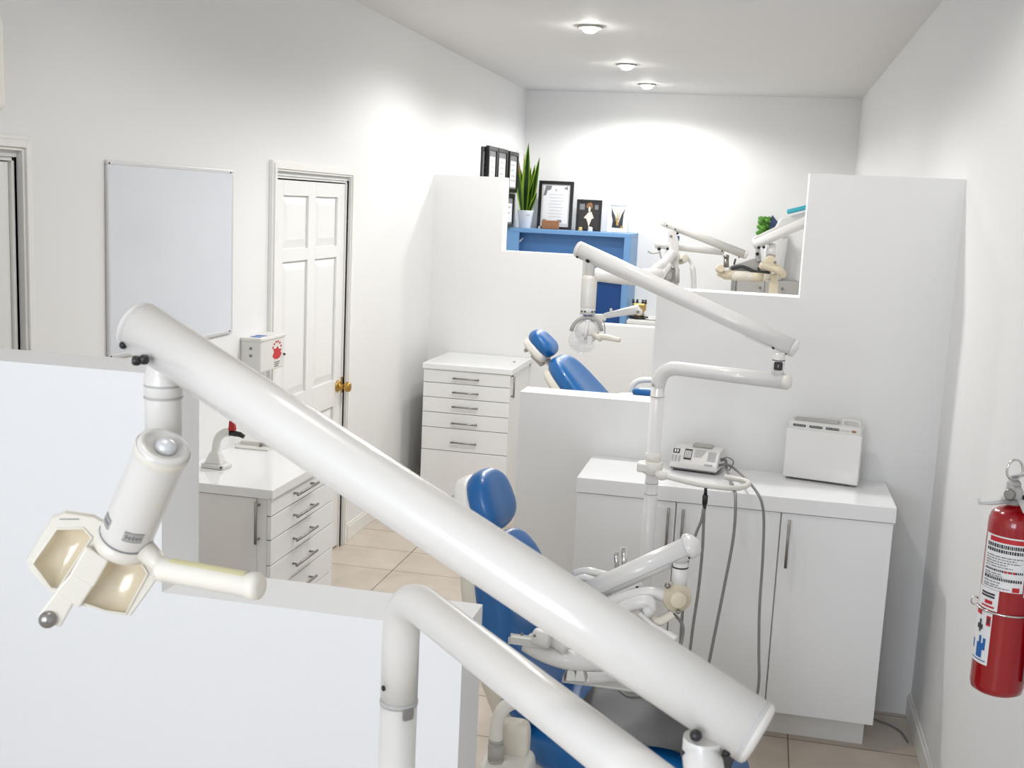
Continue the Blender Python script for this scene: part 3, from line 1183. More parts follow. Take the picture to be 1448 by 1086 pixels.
def body_patch(bb, h0, h1, c, wdt, lift=.0004):
    """patch on the swivel body; c angle about the axis from the side facing the viewer"""
    vv = (CAM - A_)
    vv = (vv - axn * vv.dot(axn)).normalized()
    ww = axn.cross(vv)
    prev = None
    rr = .0270 + lift
    for k in range(9):
        an = c + wdt * (k / 8 - .5)
        e = vv * math.cos(an) + ww * math.sin(an)
        q = (bb.verts.new(A_ + axn * h0 + e * rr), bb.verts.new(A_ + axn * h1 + e * rr))
        if prev:
            f = bb.faces.new((prev[0], q[0], q[1], prev[1]))
            f.smooth = True
        prev = q


for c_, wd in ((1.0, .50), (-.28, .74)):
    b = NB()
    body_patch(b, Lb - .031, Lb - .018, c_, wd)
    lb_ = part('sticker', b, 'grey_plastic', body, 'small grey sticker')
    b = NB()
    body_patch(b, Lb - .0305, Lb - .0298, c_, wd, .001)
    body_patch(b, Lb - .0192, Lb - .0185, c_, wd, .001)
    for k in range(5):
        cc = c_ + wd * (-.36 + .18 * k)
        body_patch(b, Lb - .0275 + .0015 * (k % 2), Lb - .0215, cc, wd * .075, .001)
    body_patch(b, Lb - .0245, Lb - .0235, c_, wd * .8, .001)
    part('sticker_print', b, 'ink_grey', lb_)
b = NB()
q = P(222, 700, 1.19)
tube(b, [P(226, 688, 1.19), P(222, 704, 1.192), P(220, 722, 1.194)], [.0085, .0085, .0075], 16, dome=.003)
part('lock_lever', b, 'housing', body)
# reflector head
hd = 1.165
hn = (CAM - P(135, 800, hd)).normalized()
hn = (hn * 1.0 + V((0, 0, -.22)) + V((-.15, 0, 0))).normalized()
hc = P(135, 800, hd)


def hp(px, py, off=0.0):
    """point of the head's front plane"""
    rr_ = ray(px, py)
    s = (hc - CAM).dot(hn) / rr_.dot(hn)
    return CAM + rr_ * s + hn * off


outl = [(37, 793), (74, 733), (92, 726), (132, 732), (150, 742), (196, 770), (214, 783), (226, 800), (221, 818), (183, 871), (160, 868), (110, 855), (76, 838), (60, 826), (42, 806)]
pan1 = [(46, 797), (80, 748), (118, 747), (130, 760), (82, 833), (72, 832)]
pan2 = [(112, 851), (142, 806), (156, 788), (195, 788), (209, 811), (178, 868), (150, 864)]
b = NB()
loops = []
for pl_ in (outl, pan1, pan2):
    vs_ = [b.verts.new(hp(*q, -.0005)) for q in pl_]
    loops.append((vs_, [b.edges.new((vs_[k], vs_[(k + 1) % len(vs_)])) for k in range(len(vs_))]))
bmesh.ops.triangle_fill(b, use_beauty=True, use_dissolve=False, edges=[e for l_ in loops for e in l_[1]])
cc = sum((hp(*q) for q in outl), V()) / len(outl)
mid_ = [b.verts.new(cc + (hp(*q) - cc) * 1.03 - hn * .010) for q in outl]
bk_ = [b.verts.new(cc + (hp(*q) - cc) * .80 - hn * .036) for q in outl]
fv_ = loops[0][0]
n = len(outl)
for k in range(n):
    b.faces.new((fv_[k], fv_[(k + 1) % n], mid_[(k + 1) % n], mid_[k]))
    b.faces.new((mid_[k], mid_[(k + 1) % n], bk_[(k + 1) % n], bk_[k]))
b.faces.new(bk_)
for vs_, _e in loops[1:]:
    n = len(vs_)
    lo_ = [b.verts.new(v.co - hn * .006) for v in vs_]
    for k in range(n):
        b.faces.new((vs_[k], vs_[(k + 1) % n], lo_[(k + 1) % n], lo_[k]))
head = part('reflector_housing', b, 'housing', t, 'off-white reflector housing')
for pan, deep in ((pan1, (90, 786)), (pan2, (163, 824))):
    b = NB()
    n = len(pan)
    prev = None
    for f_, dz in ((1.0, -.0045), (.82, -.0125), (.55, -.0180), (.25, -.0200)):
        rg_ = [b.verts.new(hp(deep[0] + (q[0] - deep[0]) * f_, deep[1] + (q[1] - deep[1]) * f_, dz)) for q in pan]
        if prev:
            for k in range(n):
                f = b.faces.new((prev[k], prev[(k + 1) % n], rg_[(k + 1) % n], rg_[k]))
                f.smooth = True
        prev = rg_
    b.faces.new(prev).smooth = True
    part('reflector', b, 'amber', head, 'amber reflector facet')
    b = NB()
    rim = [hp(*q, .0003) for q in pan]
    tube(b, rim + [rim[0]], .0012, 8, cap=False)
    part('reflector_rim', b, 'housing', head)
b = NB()
barw = [(124, 770), (156, 790), (134, 828), (101, 808)]
prism(b, [hp(*q, .010) for q in barw], -hn * .014, .002, seg=2)
barw = [(104, 806), (134, 826), (113, 858), (80, 834)]
prism(b, [hp(*q, .0075) for q in barw], -hn * .014, .002, seg=2)
barw = [(82, 833), (106, 850), (86, 887), (52, 872)]
prism(b, [hp(*q, .004) for q in barw], -hn * .008, .002, seg=2)
bar = part('lamp_bar', b, 'housing', head, 'white bar across the reflector')
b = NB()
q = hp(69, 874, .004)
lathe(b, [(.0085, 0), (.0088, .003), (.0075, .0065), (.004, .0085), (.0005, .009)], q, hn, 24)
part('end_knob', b, 'steel', bar, 'dark round knob')
b = NB()
prism(b, [hp(84, 733.5, -.001), hp(112, 733.5, -.001), hp(112, 734.8, -.001), hp(84, 734.8, -.001)], hn * .0012)
part('slot', b, 'ink_grey', head)
b = NB()
lathe(b, [(.0240, .0), (.0285, .003), (.031, .010), (.031, .014), (.026, .018)], B_ - axn * .003, axn, 36)
part('collar', b, 'housing', head)
# grip on the right of the head
g0, g1 = P(221, 803, 1.165), P(362, 829, 1.12)
gd = (g1 - g0).normalized()
b = NB()
tube(b, [P(205, 778, 1.17), P(222, 795, 1.168), g0 + gd * .012], [.012, .010, .009], 20)
part('grip_mount', b, 'housing', head)
b = NB()
gl = (g1 - g0).length
lathe(b, [(.010, .004), (.0125, .006), (.0132, .011), (.0125, .015), (.0122, gl - .010), (.0136, gl - .007), (.0138, gl - .001), (.0128, gl + .004), (.007, gl + .006)], g0, gd, 28)
grip = part('grip', b, 'beige_light', t, 'grip handle')
b = NB()
upv = (V((0, 0, 1)) - gd * gd.z).normalized()
sdv = gd.cross(upv)
if sdv.dot(CAM - g0) < 0:
    sdv = -sdv
prev = None
for k in range(7):
    an = -.75 + 1.3 * k / 6
    e = upv * math.cos(an) + sdv * math.sin(an)
    q = (b.verts.new(g0 + gd * .020 + e * .0128), b.verts.new(g0 + gd * (gl - .011) + e * .0128))
    if prev:
        f = b.faces.new((prev[0], q[0], q[1], prev[1]))
        f.smooth = True
    prev = q
part('grip_film', b, 'yellow_plastic', grip, 'yellowed film on the grip')

# --- middle light, beside the counter
pm = P(927, 600, 3.86)
nz2 = 1.478
t = thing('dental_light', 'white dental light on the pole in front of the three-door cabinet', 'dental light', (pm.x, pm.y, 0))
px_, py_ = pm.x, pm.y
PR2 = .0228
jz = P(929, 543, 3.86).z
zc = P(921, 663, 3.86).z
b = NB()
tube(b, [(px_, py_, .02), (px_, py_, jz)], PR2, 32)
pole = part('pole', b, 'enamel', t)
part('floor_flange', lathe(NB(), [(.09, 0), (.09, .012), (.06, .022), (.03, .035)], (px_, py_, 0), seg=40), 'enamel', t)
for pyy in (543, 559, 642.5, 686, 702):
    z_ = P(924, pyy, 3.86).z
    b = NB()
    lathe(b, [(PR2 * 1.03, -.0012), (PR2 * 1.06, 0), (PR2 * 1.03, .0012)], (px_, py_, z_), seg=32)
    part('joint_ring', b, 'grey_plastic', pole, 'thin joint line')
b = NB()
z_ = P(924, 650, 3.86).z
lathe(b, [(PR2 * 1.02, 0), (PR2 * 1.18, .002), (PR2 * 1.18, .030), (PR2 * 1.02, .032)], (px_, py_, z_ - .012), seg=32)
part('collar', b, 'enamel_warm', pole)
# swivel bracket with the ring arm
b = NB()
cz = P(921, 663, 3.86).z
lathe(b, [(.030, -.022), (.034, -.018), (.034, .018), (.030, .022)], (px_, py_, cz), seg=28)
bx(b, (px_ - .052, py_ - .03, cz - .016), (px_ - .012, py_ + .02, cz + .018), .008, 3)
br_ = part('swivel_bracket', b, 'enamel_warm', t)
b = NB()
q0 = P(936, 672, 3.84)
ball(b, q0, .022, 20, (1.1, 1, .8))
ring = [P(930, 668, 3.85), P(948, 675, 3.83), P(990, 685, 3.83), P(1030, 690, 3.84), P(1048, 689.5, 3.87), P(1058, 685, 3.92), P(1055, 680.5, 3.97), P(1040, 677, 4.0), P(1024, 674, 4.01)]
tube(b, spline(ring, 8), .0095, 18)
part('ring_arm', b, 'enamel_warm', t, 'rounded white holder arm')
b = NB()
h0 = P(998, 690, 3.83)
tube(b, [h0, P(997.5, 700, 3.83)], [.005, .0065], 14)
tube(b, [P(997.5, 700, 3.83), P(996.5, 712, 3.83)], .0095, 14)
tube(b, [P(996.5, 712, 3.83), P(996, 721, 3.83)], [.008, .005], 14)
hc_ = part('hose_connector', b, 'black_plastic', t, 'black hose connector')
for kk, path in enumerate((
        [P(995, 718, 3.83), P(992, 735, 3.82), P(984, 755, 3.81), P(974, 785, 3.80), P(968, 830, 3.79), P(964, 880, 3.78), P(958, 960, 3.76)],
        [P(996, 718, 3.83), P(995, 740, 3.82), P(993, 780, 3.80), P(988, 830, 3.78), P(980, 885, 3.76), P(975, 925, 3.75), P(966, 985, 3.73)])):
    e_ = path[-1]
    path = path + [V((e_.x - .02, e_.y - .03, .35)), V((e_.x - .04, e_.y - .06, .04)), V((e_.x - .1, e_.y - .14, .012))]
    b = NB()
    tube(b, spline(path, 8), .0050, 12)
    part('hose', b, 'grey_rubber', t, 'grey hose hanging from the black connector')
# neck
e1 = onz(1112, 540, nz2)
corner = V((px_, py_, nz2))
nd = V((e1.x - px_, e1.y - py_, 0))
ndn = nd.normalized()
b = NB()
tube(b, [V((px_, py_, jz))] + arc(V((px_, py_, nz2 - .075)), corner, corner + ndn * .075, 14) + [corner + nd * .5, corner + nd], [PR2 * 1.02] + [PR2 * 1.05] * 15 + [PR2 * 1.08, PR2 * 1.1], 36)
gn = part('gooseneck', b, 'enamel', t, 'bent white neck tube')
b = NB()
lathe(b, [(PR2 * 1.11, -.01), (PR2 * 1.14, 0), (PR2 * 1.1, .008), (PR2 * .8, .014), (.001, .017)], corner + nd, ndn, 32)
part('end_cap', b, 'enamel_warm', gn)
q = corner + nd * .93
Lm, Rm = P(820, 353.5, 3.88), P(1121, 492, (q - CAM).dot(_fw) + .01)
b = NB()
dq = (q - CAM).dot(_fw)
za = P(1098, 503, dq).z
dm = (Rm - Lm).normalized()
lathe(b, [(.020, nz2 + .004 - nz2), (.020, za - nz2 - .014), (.0185, za - nz2 - .010), (.0185, za - nz2 + .012)], (q.x, q.y, nz2), seg=24)
pst = part('arm_post', b, 'enamel', t)
b = NB()
lathe(b, [(.0202, -.0012), (.0206, 0), (.0202, .0012)], (q.x, q.y, za - .012), seg=24)
part('rubber_ring', b, 'ink', pst)
b = NB()
fv = V((CAM.x - q.x, CAM.y - q.y, 0)).normalized()
cq = V((q.x, q.y, P(1099, 516, dq).z)) + fv * .0185
tt = NB()
sx_ = V((0, 0, 1)).cross(fv)
prism(tt, [cq + sx_ * x + V((0, 0, z)) for x, z in ((-.010, -.014), (.010, -.014), (.0135, -.010), (.0135, .010), (.010, .014), (-.010, .014), (-.0135, .010), (-.0135, -.010))], fv * .004, .001)
join(b, tt)
sw = part('socket_plate', b, 'black_plastic', pst, 'black rounded socket')
b = NB()
bx(b, cq + fv * .0042 - V((.0014, .0014, .004)), cq + fv * .0042 + V((.0014, .0014, .004)))
part('socket_slot', b, 'grey_plastic', sw)
spring_arm(t, Lm, Rm, .0285, .016, ((.008, .9, .0045), (.06, .75, .0075), (.932, .95, .0048), (.985, 1.0, .004)), True)
# stem, body, head
sm = Lm + (Rm - Lm) * .055
zt = P(830, 367, 3.88).z
b = NB()
zb1 = P(831, 389, 3.88).z
zb2 = P(831, 394, 3.88).z
zb3 = P(831, 436, 3.88).z
zb4 = P(831, 445, 3.88).z
lathe(b, [(.0165, zb1 - zt - .01), (.0165, 0), (.0165, .012)], (sm.x, sm.y, zt), seg=28)
part('stem', b, 'enamel_warm', t)
b = NB()
lathe(b, [(.026, zb3 - zt), (.0268, zb3 - zt + .004), (.0268, zb2 - zt), (.0240, zb2 - zt + .006), (.017, zb1 - zt)], (sm.x, sm.y, zt), seg=32)
body = part('swivel_body', b, 'enamel_warm', t)
b = NB()
lathe(b, [(.0262, zb4 - zt), (.0262, zb3 - zt + .0005)], (sm.x, sm.y, zt), seg=32)
bd = part('ring_band', b, 'pale_plastic', body)
va3 = math.atan2(-sm.y, -sm.x)
for da in (-.85, -.35, .62, 1.1):
    b = NB()
    e = V((math.cos(va3 + da), math.sin(va3 + da), 0))
    lathe(b, [(.0034, -.001), (.0034, .001), (.001, .0016)], V((sm.x, sm.y, (zb3 + zb4) / 2)) + e * .0262, e, 12)
    part('screw', b, 'dark_screw', bd)
hz = P(829, 470, 3.88)
hz = V((sm.x + .002, sm.y - .005, hz.z))
b = NB()
ball(b, hz, .043, 28, (1, 1, .95))
dome = part('lamp_dome', b, 'enamel', t, 'white globe of the lamp head')
# yoke
b = NB()
yk = []
for k in range(13):
    an = PI * (.02 + .96 * k / 12)
    yk.append(hz + _r * (.052 * math.cos(an)) + V((0, -.01, .050 * math.sin(an))))
tube(b, yk, .007, 12)
part('yoke', b, 'grey_plastic', dome)
b = NB()
tube(b, [hz + V((.006, -.05, .035)), hz + V((.006, -.062, .0)), hz + V((.004, -.058, -.02))], [.005, .005, .004], 12)
bx(b, hz + V((-.012, -.052, -.012)), hz + V((.026, -.040, -.034)), .003)
part('lever', b, 'enamel', dome)
b = NB()
ball(b, hz + V((-.006, -.042, -.014)), .0075, 12)
bx(b, hz + V((.008, -.05, -.022)), hz + V((.028, -.045, -.030)))
part('emblem', b, 'ink_grey', dome)
# clear splash shield, lower left
b = NB()
sc_ = hz + V((-.012, -.012, -.030))
ds = V((-.42, -.35, -.62)).normalized()
x_, y_ = frame_of(ds)
prev = None
for i in range(7):
    rr = .024 + .024 * math.sin(i / 6 * PI / 2)
    hh = .040 - .045 * (i / 6) ** 1.6
    rg = [b.verts.new(sc_ + ds * hh + x_ * rr * math.cos(2 * PI * k / 28) + y_ * rr * math.sin(2 * PI * k / 28)) for k in range(28)]
    if prev:
        for k in range(28):
            f = b.faces.new((prev[k], prev[(k + 1) % 28], rg[(k + 1) % 28], rg[k]))
            f.smooth = True
    else:
        b.faces.new(rg)
    prev = rg
part('splash_shield', b, 'clear_shield', dome, 'clear plastic shield under the lamp')
b = NB()
tube(b, [P(846, 476, 3.86), P(858, 477, 3.85), P(876, 481, 3.83)], [.010, .0105, .008], 16, dome=.003)
tube(b, [P(838, 472, 3.87), P(850, 480, 3.85)], [.008, .010], 14)
part('grip', b, 'beige_light', t, 'grip handle')
b = NB()
tube(b, spline([P(853, 452, 3.87), P(855, 462, 3.87), P(855, 472, 3.87), P(852, 480, 3.86)], 6), .0016, 8)
part('cord', b, 'ink_grey', t, 'thin grey cord')

b = NB()
D5 = 3.92
tube(b, [P(846, 449, D5), P(858, 446, D5), P(902, 437.5, D5)], [.006, .010, .0155], 24, dome=.008)
sa = part('side_arm', b, 'enamel', t, 'tapered white side arm')
b = NB()
tube(b, [P(900, 438, D5), P(904, 441, D5 - .012), P(904.5, 444, D5 - .014)], [.012, .013, .010], 16, dome=.004)
part('side_arm_joint', b, 'enamel_warm', sa)
b = NB()
ball(b, P(902, 441, D5 - .026), .0052, 12)
part('screw', b, 'steel', sa)
b = NB()
prism(b, [P(x, y, D5 - .01) for x, y in ((838, 444), (853, 444), (858, 452), (850, 458), (840, 455))], _fw * .022, .004)
tube(b, [P(864, 444, D5), P(864, 437, D5)], .0045, 12, dome=.003)
part('side_arm_clip', b, 'enamel_warm', sa)

# ------------------------------------------------------------------ dental chairs (built facing +x, seat at the origin)


def dental_chair(label, seat_top, recline, back_len, loc, rotz, cover, headtilt, arms, wb, seat_len, leg):
    t = thing('dental_chair', label, 'dental chair')
    zt_ = seat_top
    # base and column
    b = NB()
    cushion(b, (.78, .50, .09), Matrix.Translation((.05, 0, .045)), (6, 6, 4), 8)
    part('base', b, 'pale_plastic', t)
    b = NB()
    bx(b, (-.16, -.12, .06), (.22, .12, zt_ - .13), .03, 3)
    part('lift_column', b, 'pale_plastic', t)
    # seat shell + cushion, leg rest hinged at its front
    x0_, x1_ = -.27, -.27 + seat_len
    xm = (x0_ + x1_) / 2
    b = NB()
    cushion(b, (seat_len, wb + .02, .09), Matrix.Translation((xm, 0, zt_ - .125)), (6, 6, 3), 8)
    part('seat_shell', b, 'pale_plastic', t)

    def seat_fn(c):
        z = c.z + (.22 * c.y * c.y - .30 * max(0, c.x) ** 3) * (1 if c.z > 0 else 0)
        return V((c.x, c.y, z))
    b = NB()
    cushion(b, (seat_len + .02, wb + .06, .13), Matrix.Translation((xm, 0, zt_ - .055)), (4, 3.4, 2.6), 18, seat_fn)
    seat = part('seat', b, 'blue_vinyl', t, 'blue padded seat')
    LR = Matrix.Translation((x1_ - .03, 0, zt_ - .07)) @ Matrix.Rotation(leg, 4, 'Y')

    def leg_fn(c):
        return V((c.x, c.y * (1 - .18 * max(0, c.x) ** 2), c.z + .2 * c.y * c.y * (1 if c.z > 0 else 0)))
    b = NB()
    cushion(b, (.60, wb + .02, .11), LR @ Matrix.Translation((.30, 0, 0)), (5, 4, 2.6), 14, leg_fn)
    part('leg_rest', b, 'blue_vinyl', t, 'blue padded leg rest')
    # backrest
    hinge = V((-.24, 0, zt_ - .05))
    R_ = Matrix.Translation(hinge) @ Matrix.Rotation(-(recline), 4, 'Y')
    # local: z runs up the back, x is its front

    def back_fn(c):
        y = c.y * (1.0 - .20 * max(0, c.z) - .10 * max(0, -c.z) ** 2)
        x = c.x + .38 * c.y * c.y * (1 if c.x > 0 else .3) - .25 * (1 - c.z * c.z) * .6
        return V((x, y, c.z))
    b = NB()
    cushion(b, (.11, wb, back_len), R_ @ Matrix.Translation((.0, 0, back_len / 2)), (2.6, 4, 4), 18, back_fn)
    part('backrest', b, 'blue_vinyl', t, 'blue padded backrest')
    b = NB()
    cushion(b, (.07, wb - .02, back_len * .96), R_ @ Matrix.Translation((-.055, 0, back_len / 2 - .01)), (3, 5, 5), 12, back_fn)
    shell = part('back_shell', b, 'beige_light', t, 'off-white shell behind the backrest')
    b = NB()
    tt = NB()
    bx(tt, (-.10, -.06, .10), (-.06, .06, back_len * .55), .012, 3)
    join(b, tt, R_)
    part('back_pad', b, 'grey_plastic', shell)
    # headrest
    b = NB()
    tt = NB()
    bx(tt, (-.045, -.045, back_len - .06), (-.030, .045, back_len + .10), .005)
    join(b, tt, R_)
    part('headrest_bar', b, 'grey_plastic', t)
    Hh = R_ @ Matrix.Translation((.0, 0, back_len + .015)) @ Matrix.Rotation(headtilt, 4, 'Y')

    def head_fn(c):
        y = c.y * (1 - .14 * max(0, c.z) + .06 * max(0, -c.z))
        x = c.x + .30 * c.y * c.y * (1 if c.x > 0 else .2)
        return V((x, y, c.z))
    b = NB()
    cushion(b, (.085, .205, .175), Hh @ Matrix.Translation((.012, 0, .085)), (2.4, 2.8, 3), 16, head_fn)
    part('headrest', b, 'blue_vinyl', t, 'blue padded headrest')
    b = NB()
    cushion(b, (.060, .195, .165), Hh @ Matrix.Translation((-.036, 0, .085)), (3, 3, 3.4), 12, head_fn)
    hs = part('headrest_shell', b, 'enamel_warm', t, 'white shell behind the headrest')
    b = NB()
    tt = NB()
    bx(tt, (-.085, -.035, .0), (-.055, .035, .085), .010, 3)
    tube(tt, [(-.07, -.06, .12), (-.07, .06, .12)], .011, 14, dome=.006)
    join(b, tt, Hh)
    part('headrest_clamp', b, 'grey_plastic', hs)
    for sy_, blue in arms:
        b = NB()
        pts = spline([(-.22, sy_ * .27, zt_ - .08), (-.23, sy_ * .29, zt_ + .08), (-.19, sy_ * .295, zt_ + .165), (-.06, sy_ * .30, zt_ + .18), (.20, sy_ * .30, zt_ + .18)], 6)
        tube(b, pts, .016, 16, dome=.008)
        ar = part('armrest', b, 'enamel_warm', t, 'white armrest')
        b = NB()
        cushion(b, (.30, .075, .045), Matrix.Translation((.04, sy_ * .30, zt_ + .205)), (4, 4, 3), 8)
        part('arm_pad', b, 'blue_vinyl' if blue else 'enamel_warm', ar, 'blue arm pad' if blue else 'white arm pad')
    if cover:
        b = NB()
        n, m2 = 16, 10
        vs = {}
        for i in range(n + 1):
            for j in range(m2 + 1):
                x = -.15 + (x1_ + .03 + .15) * i / n
                yy = (-.5 + j / m2) * (wb - .03)
                cx = (x - xm) / (seat_len / 2)
                z = zt_ - .055 + .065 * (1 + .22 * (2 * yy / (wb + .06)) ** 2 - .30 * max(0, cx) ** 3 - .25 * abs(cx) ** 4) + .012 + .006 * math.sin(11 * x + 7 * yy) + .003 * math.sin(31 * x - 17 * yy)
                vs[i, j] = b.verts.new((x, yy, z))
        for i in range(n):
            for j in range(m2):
                f = b.faces.new((vs[i, j], vs[i + 1, j], vs[i + 1, j + 1], vs[i, j + 1]))
                f.smooth = True
        bmesh.ops.solidify(b, geom=b.faces[:], thickness=.004)
        part('seat_cover', b, 'dark_cover', t, 'dark grey glossy plastic cover over the seat')
    t.location = V(loc)
    t.rotation_euler = (0, 0, rotz)
    return t


c1 = dental_chair('blue dental chair between near and middle partitions, its headrest upright', .62, math.radians(20), .54, (-.248, 2.95, 0), math.radians(-8), True, math.radians(-2), (), .43, .53, math.radians(78))
c2 = dental_chair('blue reclined dental chair behind the low middle partition wall', .885, math.radians(46), .50, (-.46, 5.95, 0), math.radians(-4), False, math.radians(-3), ((-1, True), (1, False)), .46, .66, math.radians(8))

# ------------------------------------------------------------------ instrument unit by the near chair
ub = P(850, 880, 3.62)
t = thing('instrument_unit', 'white dental instrument arm with cream knob beside the near blue chair', 'dental unit', (ub.x, ub.y, 0))
b = NB()
cushion(b, (.30, .26, .10), Matrix.Translation((ub.x, ub.y, .05)), (5, 5, 4), 8)
A0, A1 = P(800, 852, 3.08), P(975, 774, 2.92)
tube(b, [(ub.x, ub.y, .08), (ub.x, ub.y, P(850, 890, 3.62).z)], .036, 24)
tube(b, [(ub.x, ub.y, P(850, 890, 3.62).z - .03), A0 - V((0, 0, .02))], .022, 20)
part('column', b, 'enamel', t)
b = NB()
tube(b, [A0, A1], .0295, 32)
arm = part('arm', b, 'enamel', t, 'tilted white tube arm')
b = NB()
dd = (A1 - A0).normalized()
lathe(b, [(.0298, -.004), (.0303, 0), (.029, .012), (.022, .022), (.010, .028), (.001, .029)], A1, dd, 32)
part('end_cap', b, 'enamel', arm)
b = NB()
q = P(972, 762, 2.98)
lathe(b, [(.017, -.02), (.018, 0), (.014, .010), (.001, .014)], q, (0, 0, 1), 22)
part('top_pin', b, 'enamel', arm)
b = NB()
dn = (V((0, 0, -1)) - dd * dd.dot(V((0, 0, -1)))).normalized()
sd = dd.cross(dn)
if sd.dot(CAM - A0) < 0:
    sd = -sd
for f in (.0,):
    tube(b, [A0 + (sd * .90 + dn * .44) * .0298, A1 + (sd * .90 + dn * .44) * .0298], .0008, 6)
part('seam', b, 'grey_plastic', arm)
for f, rr in ((.87, .0055), (.985, .0025)):
    b = NB()
    o_ = (sd * math.cos(.75) + dn * math.sin(.75))
    lathe(b, [(rr, -.003), (rr, .002), (rr * .5, .004)], A0 + (A1 - A0) * f + o_ * .0295, o_, 14)
    part('screw', b, 'dark_screw', arm)
b = NB()
pz = P(962, 800, 2.92)
pb = P(958, 832, 2.92)
tube(b, [pz + V((0, 0, .01)), V((pz.x, pz.y, pb.z))], .0205, 24)
post = part('post', b, 'enamel', t)
b = NB()
lathe(b, [(.021, -.002), (.0218, 0), (.021, .002)], pz - V((0, 0, .002)), seg=24)
part('rubber_ring', b, 'black_plastic', post)
b = NB()
kc = P(957, 845, 2.92)
fv = (CAM - kc)
fv.z *= .3
fv.normalize()
kx = fv.cross(V((0, 0, 1))).normalized()
fv2 = (fv - kx * .15).normalized()
lathe(b, [(.030, -.045), (.036, -.03), (.038, .0), (.034, .012), (.022, .016), (.022, .028), (.019, .032), (.001, .033)], kc, fv2, 36)
knob = part('joint_knob', b, 'beige_plastic', t, 'round cream joint knob')
b = NB()
rg = [kc + fv2 * .0335 + kx * .010 * math.cos(2 * PI * k / 20) + fv2.cross(kx) * .010 * math.sin(2 * PI * k / 20) for k in range(21)]
tube(b, rg, .0010, 6, cap=False)
part('knob_mark', b, 'beige_light', knob)
b = NB()
q = P(944, 828, 2.90)
ball(b, q, .008, 12)
ball(b, P(959, 865, 2.90), .006, 12)
part('knob_screw', b, 'steel', knob)
# curved arm and handpiece holders
b = NB()
tube(b, spline([P(940, 842, 2.93), P(925, 838, 2.93), P(900, 841, 2.94), P(872, 850, 2.96), P(845, 862, 2.99)], 7), .0165, 20)
part('curved_arm', b, 'enamel', t, 'curved white arm')
b = NB()
prism(b, [P(862, 843, 2.99), P(908, 822, 2.97), P(912, 836, 2.97), P(880, 856, 2.99)], (.0, .03, .0), .005)
tray_l = part('control_panel', b, 'enamel', t)
b = NB()
bx(b, P(899, 829, 2.955), P(901, 833, 2.955) + V((.003, .003, .001)))
part('panel_mark', b, 'ink', tray_l)
b = NB()
tube(b, spline([P(862, 872, 2.93), P(885, 858, 2.92), P(905, 851, 2.91), P(918, 852, 2.905), P(921, 862, 2.905)], 6), [.014 + .005 * math.sin(i / 24 * PI) for i in range(25)], 18, dome=.005)
tube(b, [P(915, 872, 2.91), P(918, 856, 2.905)], [.012, .019], 18)
part('handpiece_holder', b, 'enamel', t, 'rounded white holder')
b = NB()
tube(b, spline([P(918, 872, 2.93), P(930, 880, 2.92), P(944, 873, 2.92), P(952, 868, 2.92)], 6), .011, 16)
tube(b, [P(905, 862, 2.93), P(925, 878, 2.92)], .006, 10)
part('holder_hook', b, 'beige_light', t)
b = NB()
tube(b, spline([P(905, 868, 2.90), P(925, 885, 2.895), P(945, 896, 2.89), P(955, 902, 2.885)], 6), [.006] * 12 + [.009] * 7, 14, dome=.004)
part('handpiece', b, 'enamel', t, 'white handpiece')
b = NB()
tube(b, spline([P(952, 868, 2.95), P(962, 878, 2.95), P(966, 890, 2.95), P(963, 910, 2.95), P(955, 940, 2.95), P(930, 975, 3.0), P(890, 985, 3.05), P(860, 960, 3.1)], 7), .0042, 10)
part('hose', b, 'grey_rubber', t)
# lower rail and tray in front of the chair
b = NB()
tube(b, spline([P(745, 908, 2.92), P(770, 922, 2.90), P(800, 932, 2.88), P(830, 935, 2.88), P(870, 934, 2.9), P(900, 925, 2.92)], 6), .026, 24)
part('lower_arm', b, 'enamel', t, 'thick white lower arm')
b = NB()
tube(b, [P(757, 900, 2.86), P(775, 905, 2.85)], .022, 20, dome=.008)
tube(b, [P(778, 898, 2.88), P(800, 915, 2.86)], .020, 18, dome=.008)
bx(b, P(735, 890, 2.90) - V((.02, .02, .02)), P(760, 912, 2.88) + V((.02, .02, .0)), .008)
bk = part('bracket', b, 'pale_plastic', t)
b = NB()
for q in ((738, 897), (756, 899), (771, 913)):
    ball(b, P(q[0], q[1], 2.84), .004, 10)
part('bracket_screw', b, 'ink_grey', bk)
b = NB()
for x0 in (802, 815):
    prism(b, [P(x0, 948, 2.86), P(x0 + 10, 950, 2.86), P(x0 + 14, 968, 2.86), P(x0 - 3, 966, 2.86)], (0, .04, 0), .004)
part('tray_clip', b, 'pale_plastic', t)
b = NB()
tz = P(850, 965, 2.85).z
q = P(868, 962, 2.85)
bx(b, (q.x - .13, q.y - .02, tz - .010), (q.x + .13, q.y + .10, tz - .004), .003)
for dx in (-.128, .124):
    bx(b, (q.x + dx, q.y - .02, tz - .006), (q.x + dx + .004, q.y + .10, tz + .006), .001)
part('instrument_tray', b, 'grey_plastic', t, 'grey tray')
b = NB()
tube(b, spline([P(812, 812, 3.16), P(830, 808, 3.14), P(850, 812, 3.13), P(868, 816, 3.12)], 6), .012, 16)
tube(b, spline([P(812, 822, 3.12), P(825, 817, 3.11), P(845, 822, 3.1)], 6), .010, 16)
part('top_rail', b, 'enamel', t)
for px1, wd in ((871, .0075), (882, .0095)):
    b = NB()
    tube(b, [P(px1 + 1, 812, 3.12), P(px1 + 1, 795, 3.12), P(px1, 781 if px1 < 875 else 774, 3.12)], [wd * .85, wd * .8, wd], 16)
    part('instrument', b, 'chrome', t, 'upright silver instrument')

